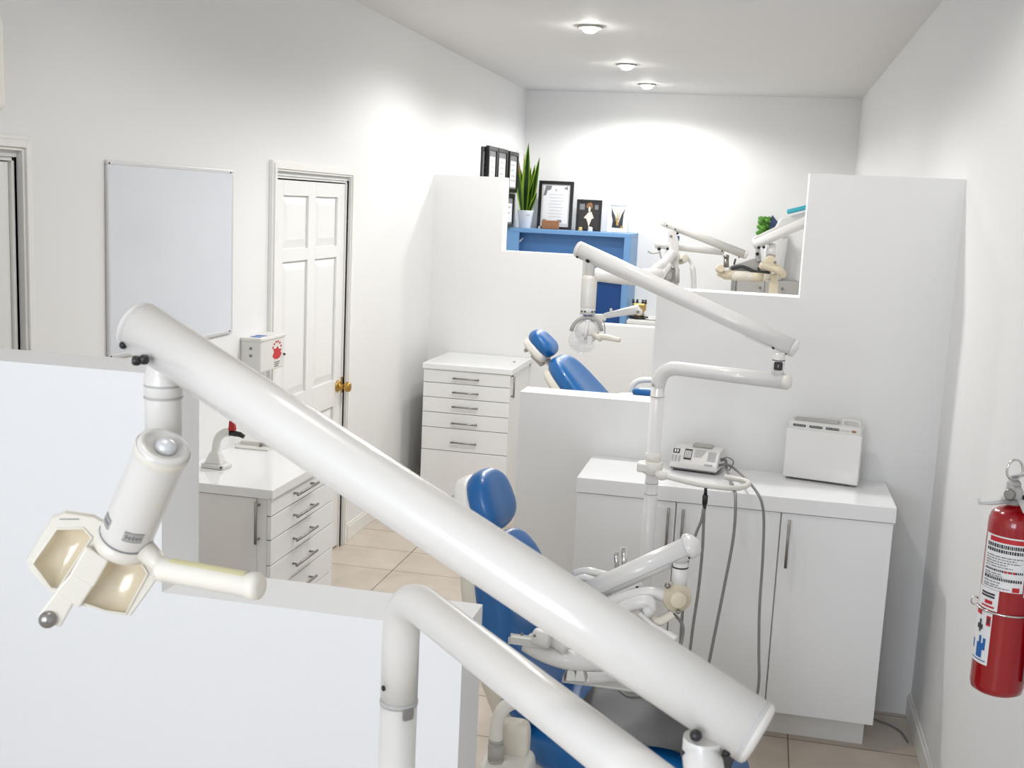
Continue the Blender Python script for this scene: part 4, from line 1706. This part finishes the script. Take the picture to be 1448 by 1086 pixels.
# suction unit with bent hose, bottom centre
sb_ = P(715, 1065, 2.76)
t = thing('suction_unit', 'off-white suction unit with thick bent tube at the foot of the near partition', 'dental unit', (sb_.x, sb_.y, 0))
b = NB()
zt_ = P(715, 1074, 2.76).z
cushion(b, (.13, .15, .10), Matrix.Translation((sb_.x + .0, sb_.y + .02, zt_ - .05)), (5, 5, 4), 10)
tube(b, [(sb_.x, sb_.y + .02, .06), (sb_.x, sb_.y + .02, zt_ - .08)], .045, 24)
cushion(b, (.28, .24, .08), Matrix.Translation((sb_.x + .03, sb_.y + .02, .04)), (5, 5, 4), 8)
part('body', b, 'enamel_warm', t)
b = NB()
tube(b, spline([P(701, 1076, 2.75), P(701, 1050, 2.75), P(703, 1022, 2.75), P(712, 1002, 2.75), P(730, 992, 2.76), P(752, 985, 2.8), P(775, 985, 2.86)], 7), .0165, 22)
pipe = part('bent_tube', b, 'enamel_warm', t, 'thick bent white tube')
b = NB()
z0 = P(701, 1074, 2.75)
z1 = P(701, 1053, 2.75)
tube(b, [z0, z1], .0195, 22)
tube(b, [z1 + V((0, 0, .006)), z1 + V((0, 0, .014))], .0185, 22)
part('cuff', b, 'grey_plastic', pipe, 'grey cuff')
b = NB()
cushion(b, (.075, .06, .10), Matrix.Translation(P(728, 1045, 2.80)), (4, 4, 4), 8)
part('canister', b, 'beige_light', t)

# ------------------------------------------------------------------ far room: blue shelf unit
fx0, fx1, fyf, fyb, ftop = XL + .002, -1.142, 10.0, YB - .002, 1.777
t = thing('shelf_unit', 'blue open shelf cabinet in the far left corner carrying frames and plant', 'cabinet', ((fx0 + fx1) / 2, fyb, 0))
b = NB()
bx(b, (fx0, fyf, ftop - .034), (fx1, fyb, ftop), .002)
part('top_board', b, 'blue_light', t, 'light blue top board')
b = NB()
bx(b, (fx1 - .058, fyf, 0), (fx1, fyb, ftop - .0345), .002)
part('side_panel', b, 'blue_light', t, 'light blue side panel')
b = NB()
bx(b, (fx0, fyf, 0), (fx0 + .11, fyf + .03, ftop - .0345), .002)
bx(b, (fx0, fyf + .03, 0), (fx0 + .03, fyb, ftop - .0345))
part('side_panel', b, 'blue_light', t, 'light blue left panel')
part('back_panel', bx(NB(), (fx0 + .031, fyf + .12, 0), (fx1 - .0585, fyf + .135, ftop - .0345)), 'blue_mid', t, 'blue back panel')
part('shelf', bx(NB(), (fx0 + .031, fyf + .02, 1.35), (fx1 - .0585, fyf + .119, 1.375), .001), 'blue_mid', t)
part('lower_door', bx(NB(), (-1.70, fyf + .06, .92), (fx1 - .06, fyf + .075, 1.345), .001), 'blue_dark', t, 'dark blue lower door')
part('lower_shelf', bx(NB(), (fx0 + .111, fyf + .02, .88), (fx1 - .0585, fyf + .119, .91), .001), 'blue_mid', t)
# small white hook in the niche
b = NB()
hq = ony(737, 340, fyf + .115)
tube(b, [hq + V((-.03, 0, -.03)), hq + V((-.01, -.03, -.01)), hq + V((.02, -.03, .02))], [.012, .008, .005], 10, dome=.004)
solo('wall_hook', b, 'paper', 'small white hook inside the blue shelf niche', 'hook', hq)


def picture(name, label, cat, c, w, h, fw, d, lean, m_frame, m_in, rot=0.0, group=None):
    """upright frame standing on its bottom edge centre c, front toward -y, leaning back"""
    mt = Matrix.Translation(V(c)) @ Matrix.Rotation(rot, 4, 'Z') @ Matrix.Rotation(-lean, 4, 'X')
    t = thing(name, label, cat, c, group)
    b = NB()
    tt = NB()
    bx(tt, (-w / 2, 0, 0), (w / 2, d, fw), .002)
    bx(tt, (-w / 2, 0, h - fw), (w / 2, d, h), .002)
    bx(tt, (-w / 2, 0, fw), (-w / 2 + fw, d, h - fw), .002)
    bx(tt, (w / 2 - fw, 0, fw), (w / 2, d, h - fw), .002)
    join(b, tt, mt)
    part('frame', b, m_frame, t)
    b = NB()
    tt = NB()
    bx(tt, (-w / 2 + fw, d * .5, fw), (w / 2 - fw, d * .8, h - fw))
    join(b, tt, mt)
    pic = part('picture', b, m_in, t)

    def onpic(polys, nm, m, lift=.0015, label=None, par=None):
        b = NB()
        for poly in polys:
            tt = NB()
            prism(tt, [(x * w, d * .5 - lift + .001, z * h) for x, z in poly], (0, -.001, 0))
            join(b, tt, mt)
        return part(nm, b, m, par or pic, label)
    return t, onpic


def rect(x0, x1, z0, z1):
    return [(x0, z0), (x1, z0), (x1, z1), (x0, z1)]


yy = fyf + .40
# certificate
t, on = picture('picture_frame', 'large black frame with a white certificate standing beside the potted plant', 'picture frame',
                ony(783, 325, 10.40) * 1 + V((0, 0, 0)), .325, .445, .030, .02, .05, 'frame_black', 'paper_grey')
CE = ony(783, 325, 10.40)
on([rect(-.36, .36, .13, .90)], 'certificate', 'paper', .002, 'white certificate sheet')
lines = [rect(-.2 + .02 * (k % 3), .22 - .03 * (k % 2), .72 - k * .065, .728 - k * .065) for k in range(8)]
on(lines, 'certificate_text', 'ink_light', .0035, 'lines of grey text')
on([[(-.36, .70), (-.30, .90), (-.12, .90), (-.16, .82), (-.25, .80), (-.28, .70)], [(.22, .86), (.32, .90), (.34, .82)], rect(-.34, -.25, .15, .21), rect(.08, .20, .16, .21)], 'certificate_ornament', 'ink_grey', .0038, 'grey corner ornaments')
on([[(-.03, .81), (0, .85), (.03, .81), (.0, .79)]], 'certificate_crest', 'ink_light', .0038)
# dark picture
t, on = picture('picture_frame', 'small black frame with a dark portrait picture standing on blue cabinet', 'picture frame',
                ony(831, 327, 10.36), .232, .285, .020, .018, .05, 'frame_black', 'photo_dark')
on([[(-.2, .42), (-.02, .60), (.10, .62), (.2, .42), (.12, .40), (.06, .25), (.02, .12), (-.04, .3), (-.10, .40)], [(-.02, .62), (.05, .62), (.06, .75), (.01, .80), (-.03, .74)]], 'figure', 'cream', .002, 'pale figure')
on([[(-.12, .78), (-.05, .90), (.08, .92), (.14, .80), (.10, .70), (.06, .80), (0, .82), (-.05, .72)]], 'figure_hood', 'leaf_tan' if False else 'wood', .0024)
on([rect(-.38, -.18, .68, .86), rect(.22, .36, .70, .84)], 'grey_patch', 'ink_grey', .002)
# white picture
t, on = picture('picture_frame', 'small white frame with a dark feather-like plant picture, rightmost on blue cabinet', 'picture frame',
                ony(872, 328.5, 10.36), .185, .262, .020, .018, .05, 'frame_white', 'paper')
on([[(-.34, .86), (-.24, .70), (-.16, .60), (-.06, .36), (-.08, .16), (-.28, .16), (-.24, .4), (-.30, .55)], [(.36, .86), (.28, .62), (.26, .16), (.06, .16), (.08, .40), (.18, .62)], rect(-.2, .2, .15, .34)], 'dark_leaves', 'ink', .002, 'dark leaf shapes')
on([[(-.10, .62), (-.02, .40), (-.06, .36), (-.12, .56)], [(-.02, .86), (.03, .40), (-.03, .40)], [(.12, .74), (.06, .40), (.02, .42), (.08, .68)], rect(.16, .30, .15, .22), rect(-.06, .06, .24, .38)], 'gold_leaves', 'gold', .0026, 'golden leaf shapes')

# frames hung on the left wall


def wall_frame(label, y0, y1, z0, z1, off, d=.03):
    t = thing('picture_frame', label, 'picture frame', (XL, (y0 + y1) / 2, z0), 'black frames on the left wall')
    f = .032
    x0, x1 = XL + off, XL + off + d
    b = NB()
    bx(b, (x0, y0, z0), (x1, y1, z0 + f), .002)
    bx(b, (x0, y0, z1 - f), (x1, y1, z1), .002)
    bx(b, (x0, y0, z0 + f), (x1, y0 + f, z1 - f), .002)
    bx(b, (x0, y1 - f, z0 + f), (x1, y1, z1 - f), .002)
    if off == .006:
        bx(b, (XL + .001, (y0 + y1) / 2 - .01, z1 - .08), (x0, (y0 + y1) / 2 + .01, z1 - .06))
    part('frame', b, 'frame_black', t)
    g = part('mat_board', bx(NB(), (x0 + .002, y0 + f, z0 + f), (x1 - .012, y1 - f, z1 - f)), 'ink_grey', t)
    b = NB()
    p = part('sheet', bx(NB(), (x1 - .0119, y0 + f + .03, z0 + f + .015), (x1 - .0105, y1 - f - .02, z1 - f - .05)), 'paper', g)
    b = NB()
    zz_ = z1 - f - .09
    while zz_ > z0 + f + .05:
        bx(b, (x1 - .0104, y0 + f + .06 + random.uniform(0, .03), zz_), (x1 - .0096, y1 - f - .05 - random.uniform(0, .06), zz_ + .012))
        zz_ -= random.uniform(.028, .05)
    part('sheet_print', b, 'ink_light', p)
    return t


wall_frame('black certificate frame on left wall, only its dark left edge showing behind another frame', 8.93, 9.30, 2.085, 2.432, .001, .012)
wall_frame('black certificate frame on left wall with grey top, nearest above far partition', 9.035, 9.345, 2.085, 2.445, .0135)
wall_frame('black certificate frame on left wall, middle one of the upper row', 9.40, 9.755, 2.085, 2.448, .006)
wall_frame('black frame with grey sketch on left wall, beside the tall plant leaves', 9.835, 10.20, 2.09, 2.445, .006)
wall_frame('black frame low on left wall, just behind the white plant pot', 9.78, 10.10, 1.782, 2.075, .006)

# snake plant
pc_ = ony(742, 323, 10.22)
pc_.z = ftop
t = thing('potted_plant', 'tall snake plant in a white pot on the blue cabinet', 'plant', pc_)
b = NB()
lathe(b, [(.048, 0), (.052, .004), (.072, .155), (.075, .16), (.068, .16), (.066, .135), (.001, .13)], pc_, seg=36)
pot = part('pot', b, 'ceramic', t, 'white pot')
b = NB()
e = V((CAM.x - pc_.x, CAM.y - pc_.y, 0)).normalized()
s_ = V((-e.y, e.x, 0))
for k in range(6):
    quad(b, *[pc_ + (e * .0702 * math.cos(an) + s_ * .0702 * math.sin(an)) + V((0, 0, z)) for an, z in ((.10 + .09 * k, .112), (.16 + .09 * k, .112), (.16 + .09 * k, .126), (.10 + .09 * k, .126))])
part('pot_print', b, 'ink_light', pot, 'small grey lettering')
b1, b2, b3 = NB(), NB(), NB()


def leaf(bd, be, base, tip, wmax, face, bend=0.0):
    """sword leaf: dark middle in bd, bright margins in be"""
    base, tip = V(base), V(tip)
    ax_ = (tip - base)
    sd_ = ax_.cross(V(face)).normalized()
    nn = sd_.cross(ax_).normalized()
    prev = None
    N = 14
    for i in range(N + 1):
        f = i / N
        wd = wmax * min(1, .55 + f * 1.4) * (1 - max(0, (f - .45) / .55) ** 1.7)
        c = base + ax_ * f + nn * (bend * math.sin(f * PI * .5) ** 2)
        wd = max(wd, .0008)
        row = [c - sd_ * wd + nn * wd * .35, c - sd_ * wd * .5 + nn * wd * .1, c + sd_ * wd * .5 + nn * wd * .1, c + sd_ * wd + nn * wd * .35]
        if prev:
            quad(be, prev[0], prev[1], row[1], row[0])
            quad(bd, prev[1], prev[2], row[2], row[1])
            quad(be, prev[2], prev[3], row[3], row[2])
        prev = row


zp = ftop + .14
lv_ = [((748, 202), .032), ((729, 222), .022), ((764, 222), .024), ((757, 232), .022), ((742, 226), .02), ((737, 240), .022), ((751, 236), .022), ((733, 258), .018), ((760, 272), .016), ((729, 246), .014)]
for k, (q, wd) in enumerate(lv_):
    tip = ony(q[0], q[1], pc_.y + random.uniform(-.04, .04))
    base = pc_ + V(((tip.x - pc_.x) * .22 + random.uniform(-.012, .012), random.uniform(-.03, .03), .13))
    leaf(b1, b2, base, tip, wd * 1.25, (random.uniform(-.4, .4), -1, 0), random.uniform(-.01, .02))
for tip in ((741, 213), (731, 208)):
    leaf(b3, b3, pc_ + V((-.01, .02, .13)), ony(tip[0], tip[1] + 4, pc_.y + .03), .014, (.2, -1, 0))
for bb in (b1, b2, b3):
    bmesh.ops.solidify(bb, geom=bb.faces[:], thickness=.002)
part('leaves', b1, 'leaf_dark', t, 'dark green sword leaves')
part('leaf_margins', b2, 'leaf_edge', t, 'bright yellow-green leaf edges')
part('dry_leaf', b3, 'leaf_tan', t, 'tan dry leaf')

# little things on the blue cabinet
q = ony(778, 324, 10.28)
q.z = ftop
b = NB()
tt = NB()
bx(tt, (-.078, -.03, 0), (.078, .03, .08), .008, 3)
join(b, tt, Matrix.Translation(q) @ Matrix.Rotation(.1, 4, 'Z'))
solo('wooden_block', b, 'wood', 'brown speckled wooden block in front of the certificate frame', 'ornament', q)
for px1, m_, sz, lab in ((762.5, 'ceramic', .014, 'tiny white ornament left of the brown wooden block'), (820.5, 'gold_pale', .020, 'tiny yellowish ornament at left foot of the dark portrait'), (834.5, 'ceramic', .024, 'tiny white ornament under the pale figure of the dark portrait')):
    q = ony(px1, 326, 10.29)
    q.z = ftop
    b = NB()
    lathe(b, [(sz * .9, 0), (sz, sz * .3), (sz * .8, sz * .9), (sz * .95, sz * 1.3), (sz * .4, sz * 1.7)], q, seg=14)
    solo('ornament', b, m_, lab, 'ornament', q)

# ------------------------------------------------------------------ far room: sideboard with golden machine
q = ony(905, 455, 10.0)
ztop = 1.022
t = thing('side_counter', 'low white counter against the back wall holding the golden machine', 'cabinet', (-.85, YB - .01, 0))
part('body', bx(NB(), (-1.125, 10.02, 0), (-.30, YB - .003, ztop - .03)), 'laminate', t)
part('top', bx(NB(), (-1.137, 9.99, ztop - .03), (-.285, YB - .003, ztop), .003), 'laminate_dark', t)
q = ony(903, 450, 10.2)
q.z = ztop
t = thing('coffee_machine', 'small gold and dark machine on a black tray by the blue cabinet', 'machine', q)
b = NB()
lathe(b, [(.07, 0), (.083, .008), (.088, .018), (.082, .022), (.05, .022)], q, seg=32)
part('tray', b, 'black_plastic', t, 'black tray')
b = NB()
bx(b, q + V((-.045, -.035, .022)), q + V((.045, .035, .115)), .012, 3)
bx(b, q + V((-.06, -.045, .07)), q + V((.06, .045, .14)), .014, 3)
part('body', b, 'gold', t, 'golden body')
b = NB()
for dx in (-.055, -.02, .03, .055):
    lathe(b, [(.010, 0), (.014, .012), (.009, .02), (.012, .032), (.004, .038)], q + V((dx, -.01, .138)), seg=12)
part('top_caps', b, 'ink', t, 'dark caps')
b = NB()
tube(b, [q + V((-.075, -.04, .022)), q + V((-.075, -.04, .055))], .010, 12)
tube(b, [q + V((.05, -.05, .022)), q + V((.05, -.05, .05))], .008, 12)
part('knobs', b, 'steel', t)
q = ony(921, 452, 10.15)
q.z = ztop
b = NB()
lathe(b, [(.035, 0), (.05, .006), (.06, .016), (.056, .016), (.03, .007)], q, seg=26)
solo('saucer', b, 'ceramic', 'small white dish on the counter right of the golden machine', 'dish', q)
q = ony(932, 449, 10.25)
q.z = ztop
b = NB()
lathe(b, [(.026, 0), (.028, .004), (.028, .085), (.022, .10), (.012, .11)], q, seg=20)
solo('bottle', b, 'black_plastic', 'short black bottle on the back counter', 'bottle', q)

# ------------------------------------------------------------------ far room: tall grey cabinet
gx0, gx1, gz = -.262, .325, 1.425
t = thing('tall_cabinet', 'grey-white tall cabinet at the right end of the back wall', 'cabinet', (.03, YB - .01, 0))
part('body', bx(NB(), (gx0, 10.30, .0), (gx1, YB - .003, gz), .002), 'grey_plastic', t)
for x0, x1 in ((gx0 + .05, .03), (.034, gx1 - .002)):
    d = part('door', bx(NB(), (x0, 10.284, .06), (x1, 10.299, gz - .006), .002), 'grey_plastic', t)
    hb = NB()
    hx = x0 + .15 if x0 > 0 else x1 - .04
    ball(hb, (hx, 10.275, gz - .06), .012, 10)
    part('handle', hb, 'steel', d)
part('edge_strip', bx(NB(), (gx0 + .005, 10.276, .06), (gx0 + .045, 10.299, gz - .005), .003), 'steel', t, 'dark metal edge strip')
q = V((.095, 10.44, gz))
t = thing('potted_plant', 'small leafy plant with blue-grey leaf in tall white pot, far right', 'plant', q)
b = NB()
lathe(b, [(.07, 0), (.085, .01), (.105, .36), (.108, .375), (.098, .375), (.095, .34), (.001, .34)], q, seg=30)
part('pot', b, 'ceramic', t, 'white pot')
b = NB()
g0 = ony(1079, 318, 10.44)
for k in range(26):
    c = g0 + V((random.uniform(-.035, .05), random.uniform(-.04, .04), random.uniform(-.075, .06)))
    d_ = V((random.uniform(-1, .4), random.uniform(-1, .3), random.uniform(-.4, 1))).normalized()
    ball(b, c, .026, 8, (1, .5, .8))
tube(b, spline([q + V((0, 0, .34)), q + V((-.01, 0, .42)), g0], 5), .006, 8)
part('leaves', b, 'leaf_bright', t, 'bright green leaves')
b = NB()
bs = ony(1092, 330, 10.42)
leaf(b, b, q + V((.01, 0, .34)), ony(1092, 304, 10.42), .048, (.2, -1, 0))
leaf(b, b, q + V((.02, 0, .34)), ony(1099, 312, 10.44), .035, (-.3, -1, 0))
bmesh.ops.solidify(b, geom=b.faces[:], thickness=.003)
part('blue_leaf', b, 'slate_blue', t, 'blue-grey leaf')

# ------------------------------------------------------------------ far dental unit behind the middle partition
D3 = 8.55
fb = P(953, 400, D3)
t = thing('dental_unit', 'far white dental unit with folded arms behind the middle partition', 'dental unit', (fb.x, fb.y, 0))
b = NB()
tube(b, [(fb.x, fb.y, .03), (fb.x, fb.y, P(953, 398, D3).z)], .036, 20)
cushion(b, (.4, .34, .08), Matrix.Translation((fb.x, fb.y, .04)), (5, 5, 4), 8)
part('column', b, 'enamel', t)
L3, R3 = P(940, 315, D3), P(1053, 360, D3)
b = NB()
tube(b, [L3, R3], .0315, 26)
arm = part('upper_arm', b, 'pale_plastic', t, 'grey-white upper spring arm')
for qq, s in ((L3, -1), (R3, 1)):
    b = NB()
    lathe(b, [(.032, -.004), (.0325, 0), (.026, .02), (.001, .026)], qq, (R3 - L3) * s, 24)
    part('end_cap', b, 'enamel_warm', arm)
b = NB()
for px1, py1 in ((943, 319), (955, 324), (958, 330), (1021, 355), (1028, 362), (1045, 364)):
    ball(b, P(px1, py1, D3 - .045), .010 if px1 in (958, 1028) else .006, 10)
part('screw', b, 'dark_screw', arm, 'dark screws')
L4, R4 = P(928, 346, D3 + .1), P(1022, 356, D3 + .1)
b = NB()
tube(b, [L4, R4], .028, 24, dome=.012)
la = part('lower_arm', b, 'enamel', t, 'white lower arm')
b = NB()
ball(b, P(932, 352, D3 + .05), .014, 12)
ball(b, P(944, 352, D3 + .05), .011, 12)
part('screw', b, 'dark_screw', la)
b = NB()
tube(b, spline([P(916, 355, D3), P(922, 358, D3), P(932, 357, D3)], 5), .006, 8)
tube(b, spline([P(933, 354, D3), P(934, 362, D3), P(936, 366, D3)], 5), .006, 8)
tube(b, spline([P(943, 354, D3), P(941, 360, D3), P(936, 366, D3)], 5), .006, 8)
part('hook', b, 'grey_plastic', la)
b = NB()
prism(b, [P(x, y, D3 - .06) for x, y in ((947, 325), (951, 324), (956, 328), (960, 340), (960, 400), (944, 400), (944, 370), (947, 352))], _fw * .06, .008, seg=3)
hd_ = part('upright', b, 'enamel', t, 'broad white upright')
b = NB()
tube(b, spline([P(951, 358, D3 - .08), P(940, 372, D3 - .1), P(930, 378, D3 - .12), P(920, 388, D3 - .12)], 6), [.040] * 10 + [.034] * 9, 18, dome=.015)
tube(b, [P(946, 375, D3 - .1), P(938, 386, D3 - .12), P(934, 396, D3 - .12)], [.035, .03, .02], 16, dome=.01)
part('side_lobe', b, 'enamel', hd_)
b = NB()
tube(b, [P(962, 367, D3), P(968, 365, D3 - .06)], [.038, .034], 20, dome=.01)
nob = part('joint_knob', b, 'beige_light', hd_, 'cream joint knob')
b = NB()
ball(b, P(963, 368, D3 - .1), .012, 12)
ball(b, P(952, 379, D3 - .14), .013, 12)
ball(b, P(949, 334, D3 - .08), .010, 12)
part('screw', b, 'steel', hd_)
b = NB()
bx(b, P(958.5, 337, D3 - .04) - V((.012, .01, .018)), P(958.5, 337, D3 - .04) + V((.012, .01, .018)), .003)
part('blue_tab', b, 'blue_dark', hd_, 'dark blue tab')
b = NB()
tube(b, spline([P(966, 358, D3), P(974, 366, D3), P(979, 378, D3), P(981, 395, D3), P(981, 415, D3), P(980, 440, D3)], 6), [.012] * 12 + [.020] * 19, 14)
part('side_hose', b, 'enamel', t, 'white hanging hose')
b = NB()
tube(b, [P(947, 385, D3 - .1), P(944, 397, D3 - .1)], [.028, .034], 16)
tube(b, [P(957, 380, D3 - .1), P(957, 400, D3 - .1)], [.020, .020], 16)
part('clip', b, 'grey_plastic', hd_)

b = NB()
tube(b, spline([P(842, 389, D3 - .2), P(852, 388, D3 - .2), P(875, 390, D3 - .2), P(900, 392, D3 - .18), P(918, 390, D3 - .15), P(934, 386, D3 - .1)], 6), [.050 + .012 * math.sin(i / 30 * PI) for i in range(31)], 24, dome=.03)
part('tray_arm', b, 'enamel', t, 'pale rounded arm reaching left')

# assistant console with cream parts, in front of the tall cabinet
D4 = 7.4
q = P(1095, 438, D4)
t = thing('instrument_console', 'cream and grey dental instrument console above the middle partition step', 'dental unit', (q.x, q.y, 0))
b = NB()
tube(b, [(q.x, q.y, .03), (q.x, q.y, q.z + .02)], .030, 20)
cushion(b, (.36, .3, .08), Matrix.Translation((q.x, q.y, .04)), (5, 5, 4), 8)
part('column', b, 'enamel_warm', t)
b = NB()
prism(b, [P(x, y, D4 - .03) for x, y in ((1090, 388), (1099, 386), (1101, 402), (1099, 440), (1088, 440), (1089, 405))], _fw * .05, .008, seg=3)
part('cream_post', b, 'beige_plastic', t, 'cream upright')
b = NB()
tube(b, [P(1034, 389, D4), P(1050, 390, D4), P(1063, 391, D4), P(1078, 391, D4), P(1090, 389, D4)], [.034, .034, .033, .033, .028], 20)
part('bolster', b, 'beige_light', t, 'cream rounded bolster')
b = NB()
tube(b, [P(1016, 386, D4), P(1026, 389, D4), P(1036, 388, D4)], [.020, .030, .034], 20, dome=.01)
part('bolster_end', b, 'beige_plastic', t, 'darker cream bolster end')
b = NB()
tube(b, [P(1063, 391, D4 - .002), P(1078, 391, D4 - .002)], .0345, 20)
part('bolster_end', b, 'beige_plastic', t, 'darker cream bolster end')
b = NB()
lathe(b, [(.022, -.03), (.026, -.02), (.026, .02), (.022, .028)], P(1018, 380, D4 - .04), _fw * -1, 20)
part('round_cap', b, 'beige_plastic', t, 'round cream cap')
b = NB()
prism(b, [P(x, y, D4 + .0) for x, y in ((1033, 376), (1048, 371), (1062, 366), (1072, 364), (1080, 372), (1092, 383), (1088, 386), (1060, 384), (1034, 380))], _fw * .08, .008, seg=3)
part('tray_body', b, 'grey_plastic', t, 'grey tray body')
b = NB()
tube(b, spline([P(1034, 380, D4 - .02), P(1048, 377, D4 - .02), P(1058, 380, D4 - .02), P(1068, 384, D4 - .02), P(1088, 386, D4 - .02)], 6), .011, 12)
tube(b, [P(1072, 378, D4 - .02), P(1074, 384, D4 - .02)], .008, 10)
tube(b, [P(1038, 374, D4 - .02), P(1040, 366, D4 - .02)], .006, 10)
part('dark_edge', b, 'ink', t, 'dark rubber edge')
b = NB()
tube(b, [P(1027, 364, D4 - .03), P(1027, 378, D4 - .03)], [.016, .018], 16)
tube(b, [P(1027, 361, D4 - .03), P(1027, 364.5, D4 - .03)], .019, 16)
part('dark_post', b, 'steel', t, 'small steel post')
b = NB()
prism(b, [P(x, y, D4 - .06) for x, y in ((1078, 372), (1086, 361), (1093, 361), (1098, 369), (1105, 378), (1098, 380), (1082, 377))], _fw * .07, .008, seg=3)
hd_ = part('cream_head', b, 'beige_plastic', t, 'cream head')
b = NB()
tube(b, spline([P(1076, 375, D4 - .08), P(1090, 379, D4 - .08), P(1102, 383, D4 - .08), P(1107, 389, D4 - .06)], 6), [.022] * 10 + [.026] * 9, 16, dome=.01)
part('cream_lip', b, 'beige_plastic', hd_)
b = NB()
ball(b, P(1096, 371, D4 - .1), .010, 10)
part('emblem', b, 'ink_grey', hd_)
b = NB()
tube(b, [P(1090, 362, D4), P(1091, 346, D4 + .02)], [.032, .030], 20)
part('white_post', b, 'enamel', t, 'white post')
b = NB()
prism(b, [P(x, y, D4 - .04) for x, y in ((1070, 352), (1075, 350), (1077, 368), (1072, 370), (1069, 362))], _fw * .04, .004)
pl = part('side_plate', b, 'grey_plastic', t)
b = NB()
ball(b, P(1071, 359, D4 - .06), .012, 12)
ball(b, P(1073, 350, D4 - .06), .010, 12)
ball(b, P(1080, 349.5, D4 - .05), .010, 12)
part('screw', b, 'dark_screw', pl)
b = NB()
aL, aR = P(1068, 346, D4), P(1160, 304, D4 - .1)
tube(b, [aL, aR], .032, 26, dome=.015)
part('arm', b, 'enamel', t, 'white arm rising to the right')
b = NB()
prism(b, [P(x, y, D4 + .06) for x, y in ((1064, 340), (1066, 335), (1098, 320), (1104, 309), (1150, 296), (1150, 318), (1078, 346), (1068, 345))], _fw * .05, .010, seg=3)
part('upper_shell', b, 'enamel', t, 'white rounded upper shell')
b = NB()
tt = [P(1114, 299.5, D4 + .04), P(1150, 291, D4 + .02)]
tube(b, tt, .016, 14, dome=.006)
tl = tt[0].lerp(tt[1], .5)
solo('teal_tube', b, 'teal', 'teal blue tube lying on the far white arm near the tall partition', 'tube', tl)

# ------------------------------------------------------------------ cable on the floor, right
b = NB()
cb = [onz(q[0], q[1], .004) for q in ((1236, 1017), (1248, 1021), (1262, 1027), (1275, 1036), (1284, 1050))]
tube(b, spline(cb, 6), .0035, 8)
solo('cable', b, 'ink_grey', 'thin dark cable curving over the floor beside the right baseboard', 'cable', cb[2])

# ------------------------------------------------------------------ colour management
S.view_settings.view_transform = 'Standard'
S.view_settings.look = 'None'
S.view_settings.exposure = 0.05
S.view_settings.gamma = 1.0
S.view_settings.use_curve_mapping = False
